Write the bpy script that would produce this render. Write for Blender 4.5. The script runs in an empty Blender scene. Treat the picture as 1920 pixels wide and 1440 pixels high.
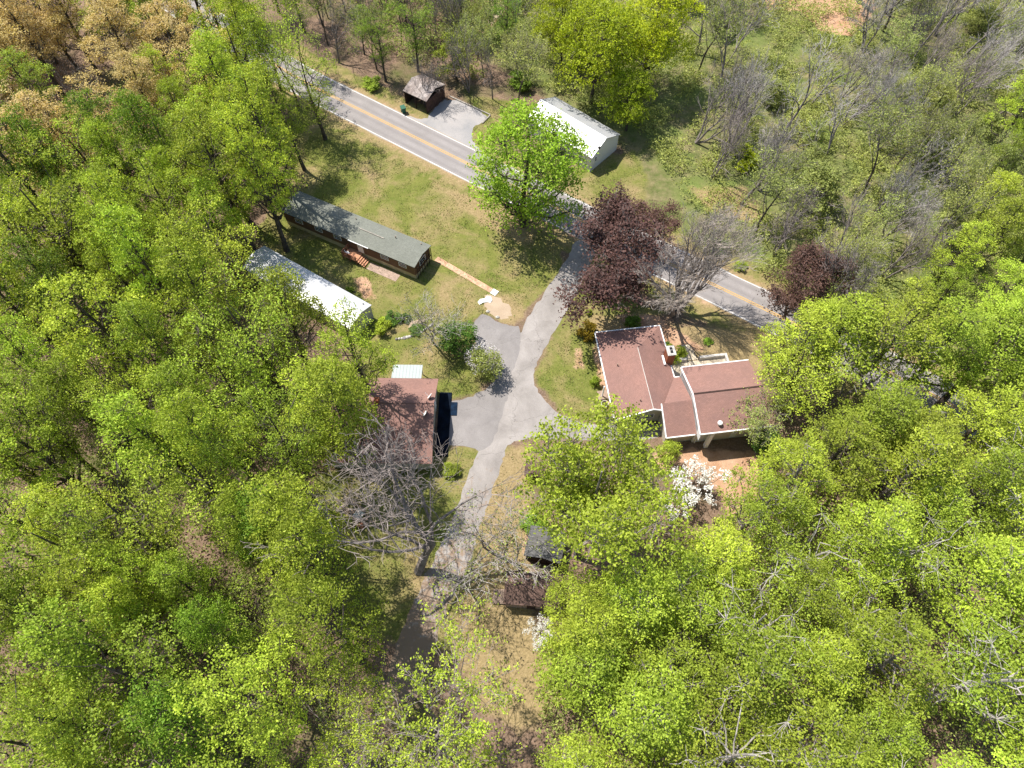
import bpy, math, random
import numpy as np
from mathutils import Vector, Matrix
R_ = math.radians
sc = bpy.context.scene

# ------------------------------------------------------------------ camera
CAM_H = 80.0
FPX = 1331.0                       # focal length in pixels of the 1920 wide photograph
cam = bpy.data.cameras.new('camera')
cam.sensor_width = 36.0
cam.lens = 36.0 * FPX / 1920.0
cam.clip_start = 0.5
cam.clip_end = 6000
camo = bpy.data.objects.new('camera', cam)
camo.location = (0, 0, CAM_H)
camo.rotation_euler = (R_(30), 0, 0)
sc.collection.objects.link(camo)
sc.camera = camo
# ------------------------------------------------------------------ light
SUN_EL, SHADOW_AZ = 62.0, -37.0
sd = Vector((math.cos(R_(SHADOW_AZ)) * math.cos(R_(SUN_EL)), math.sin(R_(SHADOW_AZ)) * math.cos(R_(SUN_EL)), -math.sin(R_(SUN_EL))))
sl = bpy.data.lights.new('sun', 'SUN')
sl.energy = 4.6
sl.angle = R_(0.5)
sl.color = (1.0, 0.955, 0.88)
so = bpy.data.objects.new('sun', sl)
so.rotation_euler = sd.to_track_quat('-Z', 'Y').to_euler()
so.location = (-60, 50, 120)
sc.collection.objects.link(so)
w = bpy.data.worlds.new('World')
sc.world = w
w.use_nodes = True
nt = w.node_tree
bg = nt.nodes['Background']
sky = nt.nodes.new('ShaderNodeTexSky')
sky.sky_type = 'NISHITA'
sky.sun_disc = False
sky.sun_elevation = R_(SUN_EL)
sky.sun_rotation = math.atan2(-sd.x, -sd.y)
nt.links.new(sky.outputs[0], bg.inputs[0])
bg.inputs[1].default_value = 0.12
sc.view_settings.view_transform = 'Standard'
sc.view_settings.look = 'None'
sc.view_settings.exposure = 0.85
sc.view_settings.gamma = 1.0

# ------------------------------------------------------------------ helpers
C = sc.collection
def at(x, y, z=0.0):
    """world point at height z that was measured at pixel (x, y) of the photograph"""
    a = (x - 960) / FPX; b = (720 - y) / FPX
    s, c = math.sin(R_(30)), math.cos(R_(30))
    d = (a, s + b * c, -c + b * s)
    t = (CAM_H - z) / -d[2]
    return Vector((d[0] * t, d[1] * t, z))
def pix(x, y, z):
    s, c = math.sin(R_(30)), math.cos(R_(30))
    dz = z - CAM_H
    dep = y * s - dz * c
    up = y * c + dz * s
    return 960 + FPX * x / dep, 720 - FPX * up / dep

def tag(o, label=None, cat=None, group=None, kind=None):
    if label: o['label'] = label
    if cat: o['category'] = cat
    if group: o['group'] = group
    if kind: o['kind'] = kind
    return o
def empty(name, loc=(0, 0, 0), rz=0.0, label=None, cat=None, group=None):
    o = bpy.data.objects.new(name, None)
    o.empty_display_size = 0.5
    o.location = loc; o.rotation_euler = (0, 0, rz)
    C.objects.link(o)
    return tag(o, label, cat, group)
def link(name, me, parent=None, mat=None):
    o = bpy.data.objects.new(name, me)
    C.objects.link(o)
    if parent is not None: o.parent = parent
    if mat is not None:
        if len(me.materials) == 0: me.materials.append(mat)
    return o
class MB:
    """collects geometry for one mesh"""
    def __init__(s): s.v = []; s.f = []
    def add(s, vs, fs):
        k = len(s.v); s.v += [tuple(p) for p in vs]; s.f += [tuple(i + k for i in f) for f in fs]; return s
    def box(s, x0, x1, y0, y1, z0, z1):
        return s.add([(x0, y0, z0), (x1, y0, z0), (x1, y1, z0), (x0, y1, z0), (x0, y0, z1), (x1, y0, z1), (x1, y1, z1), (x0, y1, z1)],
                     [(3, 2, 1, 0), (4, 5, 6, 7), (0, 1, 5, 4), (1, 2, 6, 5), (2, 3, 7, 6), (3, 0, 4, 7)])
    def slab(s, top, t):
        n = len(top); bot = [(p[0], p[1], p[2] - t) for p in top]
        fs = [tuple(range(n)), tuple(reversed(range(n, 2 * n)))]
        for i in range(n):
            j = (i + 1) % n; fs.append((i, n + i, n + j, j))
        return s.add(list(top) + bot, fs)
    def bar(s, p, q, wd=0.08, h=0.08):
        p = Vector(p); q = Vector(q); d = (q - p)
        if d.length < 1e-5: return s
        d.normalize()
        u = Vector((0, 0, 1)) if abs(d.z) < 0.95 else Vector((0, 1, 0))
        a = d.cross(u).normalized() * wd / 2; b = a.cross(d).normalized() * h / 2
        vs = [p - a - b, p + a - b, p + a + b, p - a + b, q - a - b, q + a - b, q + a + b, q - a + b]
        return s.add(vs, [(0, 1, 2, 3), (7, 6, 5, 4), (0, 4, 5, 1), (1, 5, 6, 2), (2, 6, 7, 3), (3, 7, 4, 0)])
    def cyl(s, x, y, z0, z1, r0, r1=None, n=14, cap=True):
        r1 = r0 if r1 is None else r1
        vs = []
        for r, z in ((r0, z0), (r1, z1)):
            vs += [(x + r * math.cos(2 * math.pi * i / n), y + r * math.sin(2 * math.pi * i / n), z) for i in range(n)]
        fs = [(i, (i + 1) % n, n + (i + 1) % n, n + i) for i in range(n)]
        if cap: fs += [tuple(range(n, 2 * n)), tuple(reversed(range(n)))]
        return s.add(vs, fs)
    def dome(s, x, y, z, r, rz, n=14, m=5):
        for k in range(m):
            a0 = math.pi / 2 * k / m; a1 = math.pi / 2 * (k + 1) / m
            s.cyl(x, y, z + rz * math.sin(a0), z + rz * math.sin(a1), r * math.cos(a0), max(0.004, r * math.cos(a1)), n, k == m - 1)
        return s
    def tube(s, pts, rad, n=6):
        pts = [Vector(p) for p in pts]; rings = []
        k0 = len(s.v)
        for i, p in enumerate(pts):
            d = (pts[min(i + 1, len(pts) - 1)] - pts[max(i - 1, 0)])
            if d.length < 1e-6: d = Vector((0, 0, 1))
            d.normalize()
            u = Vector((1, 0, 0)) if abs(d.x) < 0.8 else Vector((0, 1, 0))
            a = d.cross(u).normalized(); b = d.cross(a)
            for j in range(n):
                t = 2 * math.pi * j / n
                s.v.append(tuple(p + (a * math.cos(t) + b * math.sin(t)) * rad[i]))
        for i in range(len(pts) - 1):
            for j in range(n):
                j2 = (j + 1) % n
                s.f.append((k0 + i * n + j, k0 + i * n + j2, k0 + (i + 1) * n + j2, k0 + (i + 1) * n + j))
        s.f.append(tuple(k0 + (len(pts) - 1) * n + j for j in range(n)))
        return s
    def mesh(s, name, mat=None):
        me = bpy.data.meshes.new(name); me.from_pydata(s.v, [], s.f); me.update()
        if mat: me.materials.append(mat)
        return me
    def build(s, name, mat, parent=None, smooth=False):
        me = s.mesh(name, mat)
        if smooth: me.polygons.foreach_set('use_smooth', [True] * len(me.polygons))
        return link(name, me, parent)

# ------------------------------------------------------------------ materials
def new_mat(name, rough=0.9, spec=0.2):
    m = bpy.data.materials.new(name); m.use_nodes = True
    b = m.node_tree.nodes['Principled BSDF']
    b.inputs['Roughness'].default_value = rough
    b.inputs['Specular IOR Level'].default_value = spec
    return m, m.node_tree, b
def N(t, typ, **kw):
    n = t.nodes.new(typ)
    for k, v in kw.items():
        if k in n.inputs: n.inputs[k].default_value = v
        else: setattr(n, k, v)
    return n
def col(c): return (c[0], c[1], c[2], 1)
def ramp(t, src, p0, p1, c0=(0, 0, 0), c1=(1, 1, 1)):
    r = t.nodes.new('ShaderNodeValToRGB')
    r.color_ramp.elements[0].position = p0; r.color_ramp.elements[1].position = p1
    r.color_ramp.elements[0].color = col(c0); r.color_ramp.elements[1].color = col(c1)
    t.links.new(src, r.inputs[0]); return r.outputs[0]
def mix(t, fac, a, b, mode='MIX'):
    n = t.nodes.new('ShaderNodeMix'); n.data_type = 'RGBA'; n.blend_type = mode
    for i, s in ((0, fac), (6, a), (7, b)):
        if hasattr(s, 'is_linked') or hasattr(s, 'links'): t.links.new(s, n.inputs[i])
        elif isinstance(s, (int, float)): n.inputs[i].default_value = s
        else: n.inputs[i].default_value = col(s)
    return n.outputs[2]
def noise(t, vec, scale, detail=4, rough=0.6, dist=0.0):
    n = N(t, 'ShaderNodeTexNoise', Scale=scale, Detail=detail, Roughness=rough, Distortion=dist)
    if vec is not None: t.links.new(vec, n.inputs['Vector'])
    return n.outputs[0]
def coords(t, which='Object'):
    return t.nodes.new('ShaderNodeTexCoord').outputs[which]
def bump(t, b, h, strength=0.4, dist=0.05):
    n = N(t, 'ShaderNodeBump', Strength=strength, Distance=dist)
    t.links.new(h, n.inputs['Height']); t.links.new(n.outputs[0], b.inputs['Normal'])

def m_plain(name, c, rough=0.8, var=0.25, scale=2.0, spec=0.2, metal=0.0):
    m, t, b = new_mat(name, rough, spec)
    v = coords(t)
    n1 = ramp(t, noise(t, v, scale, 6), 0.3, 0.7)
    dark = [x * (1 - var) for x in c]; lite = [min(0.9, x * (1 + var * 0.6)) for x in c]
    t.links.new(mix(t, n1, dark, lite), b.inputs['Base Color'])
    b.inputs['Metallic'].default_value = metal
    return m
def m_shingle(name, c, tone=0.22, row=0.14, stain=(0.05, 0.05, 0.045), stain_amt=0.25, vert=False):
    m, t, b = new_mat(name, 0.95, 0.1)
    v = coords(t)
    mp = N(t, 'ShaderNodeMapping'); t.links.new(v, mp.inputs[0])
    if vert: mp.inputs['Rotation'].default_value[2] = math.pi / 2
    br = N(t, 'ShaderNodeTexBrick')
    br.inputs['Scale'].default_value = 1.0
    br.inputs['Brick Width'].default_value = 0.32; br.inputs['Row Height'].default_value = row
    br.inputs['Mortar Size'].default_value = 0.008; br.inputs['Bias'].default_value = 0.0
    br.inputs['Color1'].default_value = col([x * (1 - tone) for x in c]); br.inputs['Color2'].default_value = col([x * (1 + tone) for x in c])
    br.inputs['Mortar'].default_value = col([x * 0.55 for x in c])
    t.links.new(mp.outputs[0], br.inputs['Vector'])
    n1 = ramp(t, noise(t, v, 0.35, 5), 0.35, 0.72)
    n2 = ramp(t, noise(t, v, 9, 3), 0.3, 0.75, (0.8, 0.8, 0.8), (1.12, 1.12, 1.12))
    c1 = mix(t, 1.0, br.outputs[0], n2, 'MULTIPLY')
    f = N(t, 'ShaderNodeMath', operation='MULTIPLY'); t.links.new(n1, f.inputs[0]); f.inputs[1].default_value = stain_amt
    t.links.new(mix(t, f.outputs[0], c1, stain), b.inputs['Base Color'])
    bump(t, b, br.outputs[1], -0.5, 0.02)
    return m
def m_ribbed(name, c, pitch=0.23, axis='X', rough=0.45, stain=(0.4, 0.3, 0.22), amt=0.25, dark_line=0.72, metal=0.0):
    """metal sheet or siding with ribs spaced along an object axis"""
    m, t, b = new_mat(name, rough, 0.4)
    v = coords(t)
    sx = t.nodes.new('ShaderNodeSeparateXYZ'); t.links.new(v, sx.inputs[0])
    d = N(t, 'ShaderNodeMath', operation='MULTIPLY'); t.links.new(sx.outputs['XYZ'.index(axis)], d.inputs[0]); d.inputs[1].default_value = 1 / pitch
    fr = N(t, 'ShaderNodeMath', operation='FRACT'); t.links.new(d.outputs[0], fr.inputs[0])
    line = ramp(t, fr.outputs[0], 0.0, 0.16, (dark_line,) * 3, (1, 1, 1))
    n1 = ramp(t, noise(t, v, 0.7, 6, 0.7), 0.42, 0.75)
    f = N(t, 'ShaderNodeMath', operation='MULTIPLY'); t.links.new(n1, f.inputs[0]); f.inputs[1].default_value = amt
    base = mix(t, f.outputs[0], c, stain)
    t.links.new(mix(t, 1.0, base, line, 'MULTIPLY'), b.inputs['Base Color'])
    b.inputs['Metallic'].default_value = metal
    if 'white_metal' in name: b.inputs['Specular IOR Level'].default_value = 1.0
    bump(t, b, fr.outputs[0], 0.35, 0.03)
    return m
def m_leaf(name, c, c2, trans=0.35, var=0.45, objvar=0.3):
    m, t, b = new_mat(name, 0.6, 0.25)
    g = t.nodes.new('ShaderNodeNewGeometry'); oi = t.nodes.new('ShaderNodeObjectInfo')
    a = mix(t, g.outputs['Random Per Island'], c, c2)
    hv = t.nodes.new('ShaderNodeHueSaturation')
    mr = N(t, 'ShaderNodeMapRange'); t.links.new(oi.outputs['Random'], mr.inputs[0]); mr.inputs[3].default_value = 1 - objvar; mr.inputs[4].default_value = 1 + objvar
    mh = N(t, 'ShaderNodeMapRange'); 
    m2 = N(t, 'ShaderNodeMath', operation='MULTIPLY'); t.links.new(oi.outputs['Random'], m2.inputs[0]); m2.inputs[1].default_value = 7.31
    m3 = N(t, 'ShaderNodeMath', operation='FRACT'); t.links.new(m2.outputs[0], m3.inputs[0])
    t.links.new(m3.outputs[0], mh.inputs[0]); mh.inputs[3].default_value = 0.488; mh.inputs[4].default_value = 0.509
    t.links.new(mh.outputs[0], hv.inputs['Hue']); t.links.new(mr.outputs[0], hv.inputs['Value']); t.links.new(a, hv.inputs['Color'])
    # clump-sized differences in leaf colour
    v = coords(t)
    n1 = ramp(t, noise(t, v, 0.55, 3), 0.32, 0.7, (1 - var,) * 3, (1 + var * 0.5,) * 3)
    cc = mix(t, 1.0, hv.outputs[0], n1, 'MULTIPLY')
    t.links.new(cc, b.inputs['Base Color'])
    tr = t.nodes.new('ShaderNodeBsdfTranslucent')
    t.links.new(mix(t, 1.0, cc, (1.25, 1.2, 0.6), 'MULTIPLY'), tr.inputs[0])
    ms = t.nodes.new('ShaderNodeMixShader'); ms.inputs[0].default_value = trans
    t.links.new(b.outputs[0], ms.inputs[1]); t.links.new(tr.outputs[0], ms.inputs[2])
    t.links.new(ms.outputs[0], t.nodes['Material Output'].inputs[0])
    return m
def m_bark(name, c, c2):
    m, t, b = new_mat(name, 0.95, 0.1)
    v = coords(t)
    n1 = ramp(t, noise(t, v, 1.8, 6, 0.7), 0.35, 0.65)
    t.links.new(mix(t, n1, c, c2), b.inputs['Base Color'])
    bump(t, b, noise(t, v, 12, 4), 0.5, 0.05)
    return m

M = {}
M['leaf'] = m_leaf('leaf_fresh_green', (0.29, 0.385, 0.035), (0.47, 0.57, 0.065), 0.37, .5)
M['leaf_deep'] = m_leaf('leaf_mid_green', (0.13, 0.235, 0.02), (0.28, 0.41, 0.04), 0.34)
M['leaf_spring'] = m_leaf('leaf_spring', (0.20, 0.33, 0.02), (0.36, 0.50, 0.045), 0.36)
M['leaf_lime'] = m_leaf('leaf_lime', (0.30, 0.39, 0.012), (0.48, 0.56, 0.025), .38)
M['leaf_gold'] = m_leaf('leaf_golden', (0.50, 0.385, 0.15), (0.76, 0.60, 0.27), 0.4, 0.3, .15)
M['leaf_pale'] = m_leaf('leaf_pale_green', (0.24, 0.29, 0.07), (0.42, 0.46, 0.13), .36)
M['leaf_plum'] = m_leaf('leaf_plum', (0.10, 0.052, 0.040), (0.21, 0.115, 0.088), 0.25)
M['leaf_dark'] = m_leaf('leaf_evergreen', (0.045, 0.10, 0.012), (0.11, 0.20, 0.02), 0.25)
M['leaf_yellow'] = m_leaf('leaf_yellow', (0.28, 0.22, 0.01), (0.40, 0.30, 0.02))
M['blossom'] = m_leaf('blossom_white', (0.75, 0.74, 0.70), (0.85, 0.84, 0.82), 0.2, 0.1, 0.05)
M['blossom_pink'] = m_leaf('blossom_pale_pink', (0.55, 0.50, 0.50), (0.75, 0.72, 0.72), 0.2, 0.3, 0.05)
M['bark'] = m_bark('bark_brown', (0.045, 0.037, 0.03), (0.13, 0.105, 0.085))
M['bark_grey'] = m_bark('bark_grey', (0.13, 0.11, 0.10), (0.29, 0.25, 0.23))
M['bark_pale'] = m_bark('bark_pale', (0.24, 0.21, 0.19), (0.46, 0.42, 0.39))
M['old_concrete'] = None
M['bark_tan'] = m_bark('bark_tan', (0.24, 0.20, 0.165), (0.42, 0.36, 0.31))
M['bark_mid'] = m_bark('bark_mid', (0.14, 0.115, 0.10), (0.32, 0.27, 0.245))

# ------------------------------------------------------------------ ground
def road_centre():
    px = [(493, 107), (547, 143), (617, 177), (730, 233), (865, 301), (1085, 410), (1247, 491), (1297, 514), (1432, 578), (1570, 647), (1647, 687), (1800, 768), (1853, 796)]
    p = [np.array(at(*q)[:2]) for q in px]
    d0 = (p[0] - p[2]); d0 /= np.linalg.norm(d0); d1 = p[-1] - p[-4]; d1 /= np.linalg.norm(d1)
    # the road bends away at both ends
    a = [p[0] + d0 * s + np.array([-d0[1], d0[0]]) * (-0.0016 * s * s) for s in (110, 70, 35)]
    b = [p[-1] + d1 * s for s in (30, 80, 160, 400)]
    pts = a + p + b
    # smooth
    P = np.array(pts); S = np.r_[0, np.cumsum(np.linalg.norm(np.diff(P, axis=0), axis=1))]
    s = np.arange(0, S[-1], 1.5)
    x = np.interp(s, S, P[:, 0]); y = np.interp(s, S, P[:, 1])
    k = np.ones(13) / 13
    xp = np.r_[x[:6][::-1] * 0 + x[0], x, x[-6:] * 0 + x[-1]]; yp = np.r_[y[:6] * 0 + y[0], y, y[-6:] * 0 + y[-1]]
    return np.c_[np.convolve(xp, k, 'valid'), np.convolve(yp, k, 'valid')]
RC = road_centre()
def strip(name, off0, off1, z, mat, i0=0, i1=None, thick=False, parent=None, dash=None):
    P = RC[i0:i1]; T = np.gradient(P, axis=0); T /= np.linalg.norm(T, axis=1)[:, None]; Nn = np.c_[-T[:, 1], T[:, 0]]
    A = P + Nn * off0; B = P + Nn * off1
    mb = MB(); n = len(P)
    mb.v = [(a[0], a[1], z) for a in A] + [(b[0], b[1], z) for b in B]
    mb.f = [(i + 1, i, n + i, n + i + 1) for i in range(n - 1)]
    return mb.build(name, mat, parent)
def sdf(poly, X, Y):
    """signed distance, positive inside"""
    P = np.array([[p[0], p[1]] for p in poly]); n = len(P)
    d = np.full(X.shape, 1e9); ins = np.zeros(X.shape, bool)
    for i in range(n):
        a = P[i]; b = P[(i + 1) % n]; e = b - a
        t = np.clip(((X - a[0]) * e[0] + (Y - a[1]) * e[1]) / max(1e-9, e @ e), 0, 1)
        d = np.minimum(d, np.hypot(X - a[0] - t * e[0], Y - a[1] - t * e[1]))
        c = ((a[1] > Y) != (b[1] > Y)) & (X < (b[0] - a[0]) * (Y - a[1]) / (b[1] - a[1] + 1e-12) + a[0])
        ins ^= c
    return np.where(ins, d, -d)
def wpoly(px, z=0): return [at(x, y, z) for x, y in px]
LAWN = [
    [(560, 205), (620, 225), (720, 278), (860, 350), (905, 372), (1010, 425), (1050, 450), (1052, 505), (1020, 545), (960, 605), (890, 590), (885, 660), (930, 705), (880, 745), (840, 745), (690, 720), (650, 650), (640, 600), (480, 440), (540, 350)],
    [(1085, 525), (1180, 560), (1250, 590), (1130, 605), (1115, 640), (1150, 770), (1140, 800), (1060, 780), (1000, 710), (1030, 640)],
    [(1085, 300), (1190, 285), (1215, 340), (1200, 400), (1150, 400), (1090, 372), (1060, 350)],
    [(880, 180), (960, 190), (960, 260), (905, 275), (880, 240)],
    [(590, 890), (700, 870), (840, 840), (960, 840), (1000, 900), (990, 1000), (930, 1160), (880, 1230), (640, 1180), (600, 1050)],
]
DRY = [
    [(900, 850), (1000, 830), (1000, 1180), (1050, 1200), (1060, 1320), (980, 1380), (900, 1330), (860, 1240), (830, 1200), (900, 1000)],
    [(1100, 590), (1420, 620), (1440, 700), (1260, 690), (1110, 640)],
    [(800, 340), (905, 372), (1010, 425), (1000, 470), (900, 420)],
    [(930, 540), (990, 580), (965, 615), (900, 585)],
    [(1290, 350), (1400, 350), (1440, 420), (1330, 400)],
]
CLAY = [
    [(1110, 650), (1122, 650), (1160, 790), (1150, 800), (1128, 740)],
    [(1220, 850), (1300, 840), (1450, 850), (1420, 930), (1370, 970), (1330, 900), (1240, 880)],
    [(1420, -60), (1640, -60), (1640, 20), (1600, 70), (1540, 60), (1500, 20), (1440, 20)],
    [(1080, 655), (1092, 655), (1095, 690), (1078, 690)],
    [(1150, 590), (1230, 590), (1330, 660), (1240, 655)],
    [(660, 520), (690, 520), (705, 560), (680, 560)],
    [(895, 70), (1000, -20), (1030, -60), (960, -60), (880, 40)],
    [(985, 1040), (1000, 1000), (990, 985), (980, 1040)],
]
MEADOW = [[(820, 60), (1000, -70), (2300, -70), (2300, 900), (1800, 720), (1600, 630), (1420, 560), (1330, 500), (1200, 440), (1180, 290), (1000, 160)]]
def build_ground():
    def axis(lo, hi, st, far):
        a = np.arange(lo, hi + 1e-6, st)
        out = [hi + (far - hi) * (k / 8) ** 2.2 for k in range(1, 9)]
        inn = [lo - (far + lo if False else far + lo) * (k / 8) ** 2.2 for k in range(8, 0, -1)]
        return np.array(inn + list(a) + out)
    xs = axis(-115, 115, 0.6, 2600); ys = axis(-12, 150, 0.6, 2600)
    X, Y = np.meshgrid(xs, ys)
    def soft(polys, wd=1.6):
        r = np.zeros(X.shape)
        for p in polys:
            r = np.maximum(r, np.clip(0.5 + sdf(wpoly(p), X, Y) / wd, 0, 1))
        return r
    lawn = soft(LAWN, 3); dry = soft(DRY, 3); clay = soft(CLAY, 1.6); mead = soft(MEADOW, 8)
    # road verge
    d = np.full(X.shape, 1e9)
    near = (abs(X) < 250) & (abs(Y) < 350)
    xi, yi = X[near], Y[near]; dd = np.full(xi.shape, 1e9)
    for p in RC[::2]: dd = np.minimum(dd, np.hypot(xi - p[0], yi - p[1]))
    d[near] = dd
    verge = np.clip((8.5 - d) / 3.0, 0, 1)
    lawn = np.maximum(lawn, verge * 0.75); dry = np.maximum(dry, verge * 0.55)
    edge = np.clip((4.6 - d) / 0.9, 0, 1); dry = np.maximum(dry, edge); clay = np.maximum(clay, edge * 0.45)
    me = bpy.data.meshes.new('ground')
    nx, ny = len(xs), len(ys)
    co = np.c_[X.ravel(), Y.ravel(), np.zeros(nx * ny)]
    me.vertices.add(nx * ny); me.vertices.foreach_set('co', co.ravel())
    i = np.arange(nx * ny).reshape(ny, nx)
    q = np.stack([i[:-1, :-1], i[:-1, 1:], i[1:, 1:], i[1:, :-1]], -1).reshape(-1, 4)
    me.loops.add(q.size); me.loops.foreach_set('vertex_index', q.ravel())
    me.polygons.add(len(q)); me.polygons.foreach_set('loop_start', np.arange(0, q.size, 4)); me.polygons.foreach_set('loop_total', np.full(len(q), 4))
    me.update()
    ca = me.color_attributes.new('cover', 'FLOAT_COLOR', 'POINT')
    ca.data.foreach_set('color', np.stack([lawn, dry, clay, mead], -1).ravel().astype(np.float32))
    m, t, b = new_mat('ground_cover', 1.0, 0.05)
    at_ = N(t, 'ShaderNodeAttribute', attribute_name='cover')
    sp = t.nodes.new('ShaderNodeSeparateColor'); t.links.new(at_.outputs[0], sp.inputs[0])
    v = coords(t)
    n_big = noise(t, v, 0.09, 5, 0.6); n_mid = noise(t, v, 0.55, 6, 0.65); n_fine = noise(t, v, 4.5, 5, 0.7); n_vf = noise(t, v, 16, 3, 0.7)
    litter = mix(t, ramp(t, n_mid, 0.3, 0.7), (0.10, 0.07, 0.048), (0.225, 0.15, 0.105))
    litter = mix(t, ramp(t, n_fine, 0.45, 0.75), litter, (0.30, 0.215, 0.165))
    litter = mix(t, ramp(t, n_big, 0.52, 0.7), litter, (0.085, 0.10, 0.03))
    green = mix(t, ramp(t, n_mid, 0.35, 0.7), (0.085, 0.12, 0.02), (0.185, 0.19, 0.05))
    green = mix(t, ramp(t, n_fine, 0.4, 0.75), green, (0.20, 0.19, 0.06))
    straw = mix(t, ramp(t, n_fine, 0.3, 0.7), (0.20, 0.155, 0.07), (0.36, 0.27, 0.15))
    claym = mix(t, ramp(t, n_mid, 0.3, 0.7), (0.34, 0.19, 0.11), (0.48, 0.32, 0.22))
    meadow = mix(t, ramp(t, n_mid, 0.35, 0.65), (0.085, 0.11, 0.03), (0.22, 0.185, 0.10))
    meadow = mix(t, ramp(t, n_big, 0.45, 0.62), meadow, (0.14, 0.175, 0.05))
    def thr(src, nn, lo, hi, gain=1.0):
        a = N(t, 'ShaderNodeMath', operation='ADD'); t.links.new(src, a.inputs[0])
        s = N(t, 'ShaderNodeMath', operation='SUBTRACT'); t.links.new(nn, s.inputs[0]); s.inputs[1].default_value = 0.5
        t.links.new(s.outputs[0], a.inputs[1])
        return ramp(t, a.outputs[0], lo, hi)
    c = mix(t, thr(at_.outputs['Alpha'], n_mid, 0.35, 0.6), litter, meadow)
    c = mix(t, thr(sp.outputs[0], n_mid, 0.38, 0.6), c, green)
    # worn straw patches in the lawn
    pf = N(t, 'ShaderNodeMath', operation='MULTIPLY'); t.links.new(ramp(t, noise(t, v, 0.16, 6, 0.68, 0.6), 0.44, 0.66), pf.inputs[0]); t.links.new(sp.outputs[0], pf.inputs[1])
    c = mix(t, pf.outputs[0], c, straw)
    c = mix(t, thr(sp.outputs[1], n_mid, 0.42, 0.7), c, straw)
    c = mix(t, thr(sp.outputs[2], n_mid, 0.40, 0.66), c, claym)
    c = mix(t, 1.0, c, ramp(t, n_vf, 0.3, 0.7, (0.7, 0.7, 0.7), (1.2, 1.2, 1.2)), 'MULTIPLY')
    c = mix(t, 1.0, c, ramp(t, noise(t, v, 1.6, 8, 0.8), 0.35, 0.65, (0.82, 0.8, 0.78), (1.12, 1.12, 1.1)), 'MULTIPLY')
    t.links.new(c, b.inputs['Base Color'])
    bump(t, b, n_fine, 0.7, 0.12)
    me.materials.append(m)
    tag(link('ground', me), kind='structure')
build_ground()

def m_paving(name, c, c2, crack=(0.05, 0.045, 0.04), stain_scale=0.25, var=0.3, cracks=0.5):
    m, t, b = new_mat(name, 0.93, 0.15)
    v = coords(t)
    a = mix(t, ramp(t, noise(t, v, stain_scale, 6, 0.65, 0.4), 0.32, 0.7), c, c2)
    sp = ramp(t, noise(t, v, 22, 2, 0.8), 0.25, 0.75, (1 - var,) * 3, (1 + var * 0.7,) * 3)
    a = mix(t, 1.0, a, sp, 'MULTIPLY')
    dv = N(t, 'ShaderNodeTexVoronoi', feature='DISTANCE_TO_EDGE', Scale=0.16)
    mpn = N(t, 'ShaderNodeVectorMath', operation='ADD'); t.links.new(v, mpn.inputs[0])
    nn = N(t, 'ShaderNodeTexNoise', Scale=0.7, Detail=4); t.links.new(v, nn.inputs['Vector'])
    sc_ = N(t, 'ShaderNodeVectorMath', operation='SCALE'); t.links.new(nn.outputs[1], sc_.inputs[0]); sc_.inputs['Scale'].default_value = 2.4
    t.links.new(sc_.outputs[0], mpn.inputs[1]); t.links.new(mpn.outputs[0], dv.inputs['Vector'])
    cr = ramp(t, dv.outputs[0], 0.0, 0.0045, (cracks,) * 3, (0, 0, 0))
    t.links.new(mix(t, cr, a, crack), b.inputs['Base Color'])
    bump(t, b, noise(t, v, 30, 3), 0.3, 0.01)
    return m
M['asphalt'] = m_paving('road_asphalt', (0.23, 0.21, 0.20), (0.29, 0.265, 0.255), cracks=0.15)
M['drive'] = m_paving('driveway_paving', (0.21, 0.19, 0.175), (0.34, 0.31, 0.29), cracks=0.6)
M['drive2'] = m_paving('driveway_darker_paving', (0.18, 0.165, 0.158), (0.26, 0.24, 0.23), cracks=0.4)
M['gravel'] = m_paving('gravel_pad', (0.24, 0.235, 0.235), (0.36, 0.33, 0.31), cracks=0.0)
M['white_paint'] = m_paving('road_white_paint', (0.62, 0.60, 0.57), (0.46, 0.44, 0.42), stain_scale=1.3, cracks=0)
M['yellow_paint'] = m_paving('road_yellow_paint', (0.60, 0.34, 0.07), (0.46, 0.29, 0.10), stain_scale=1.3, cracks=0)
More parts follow.
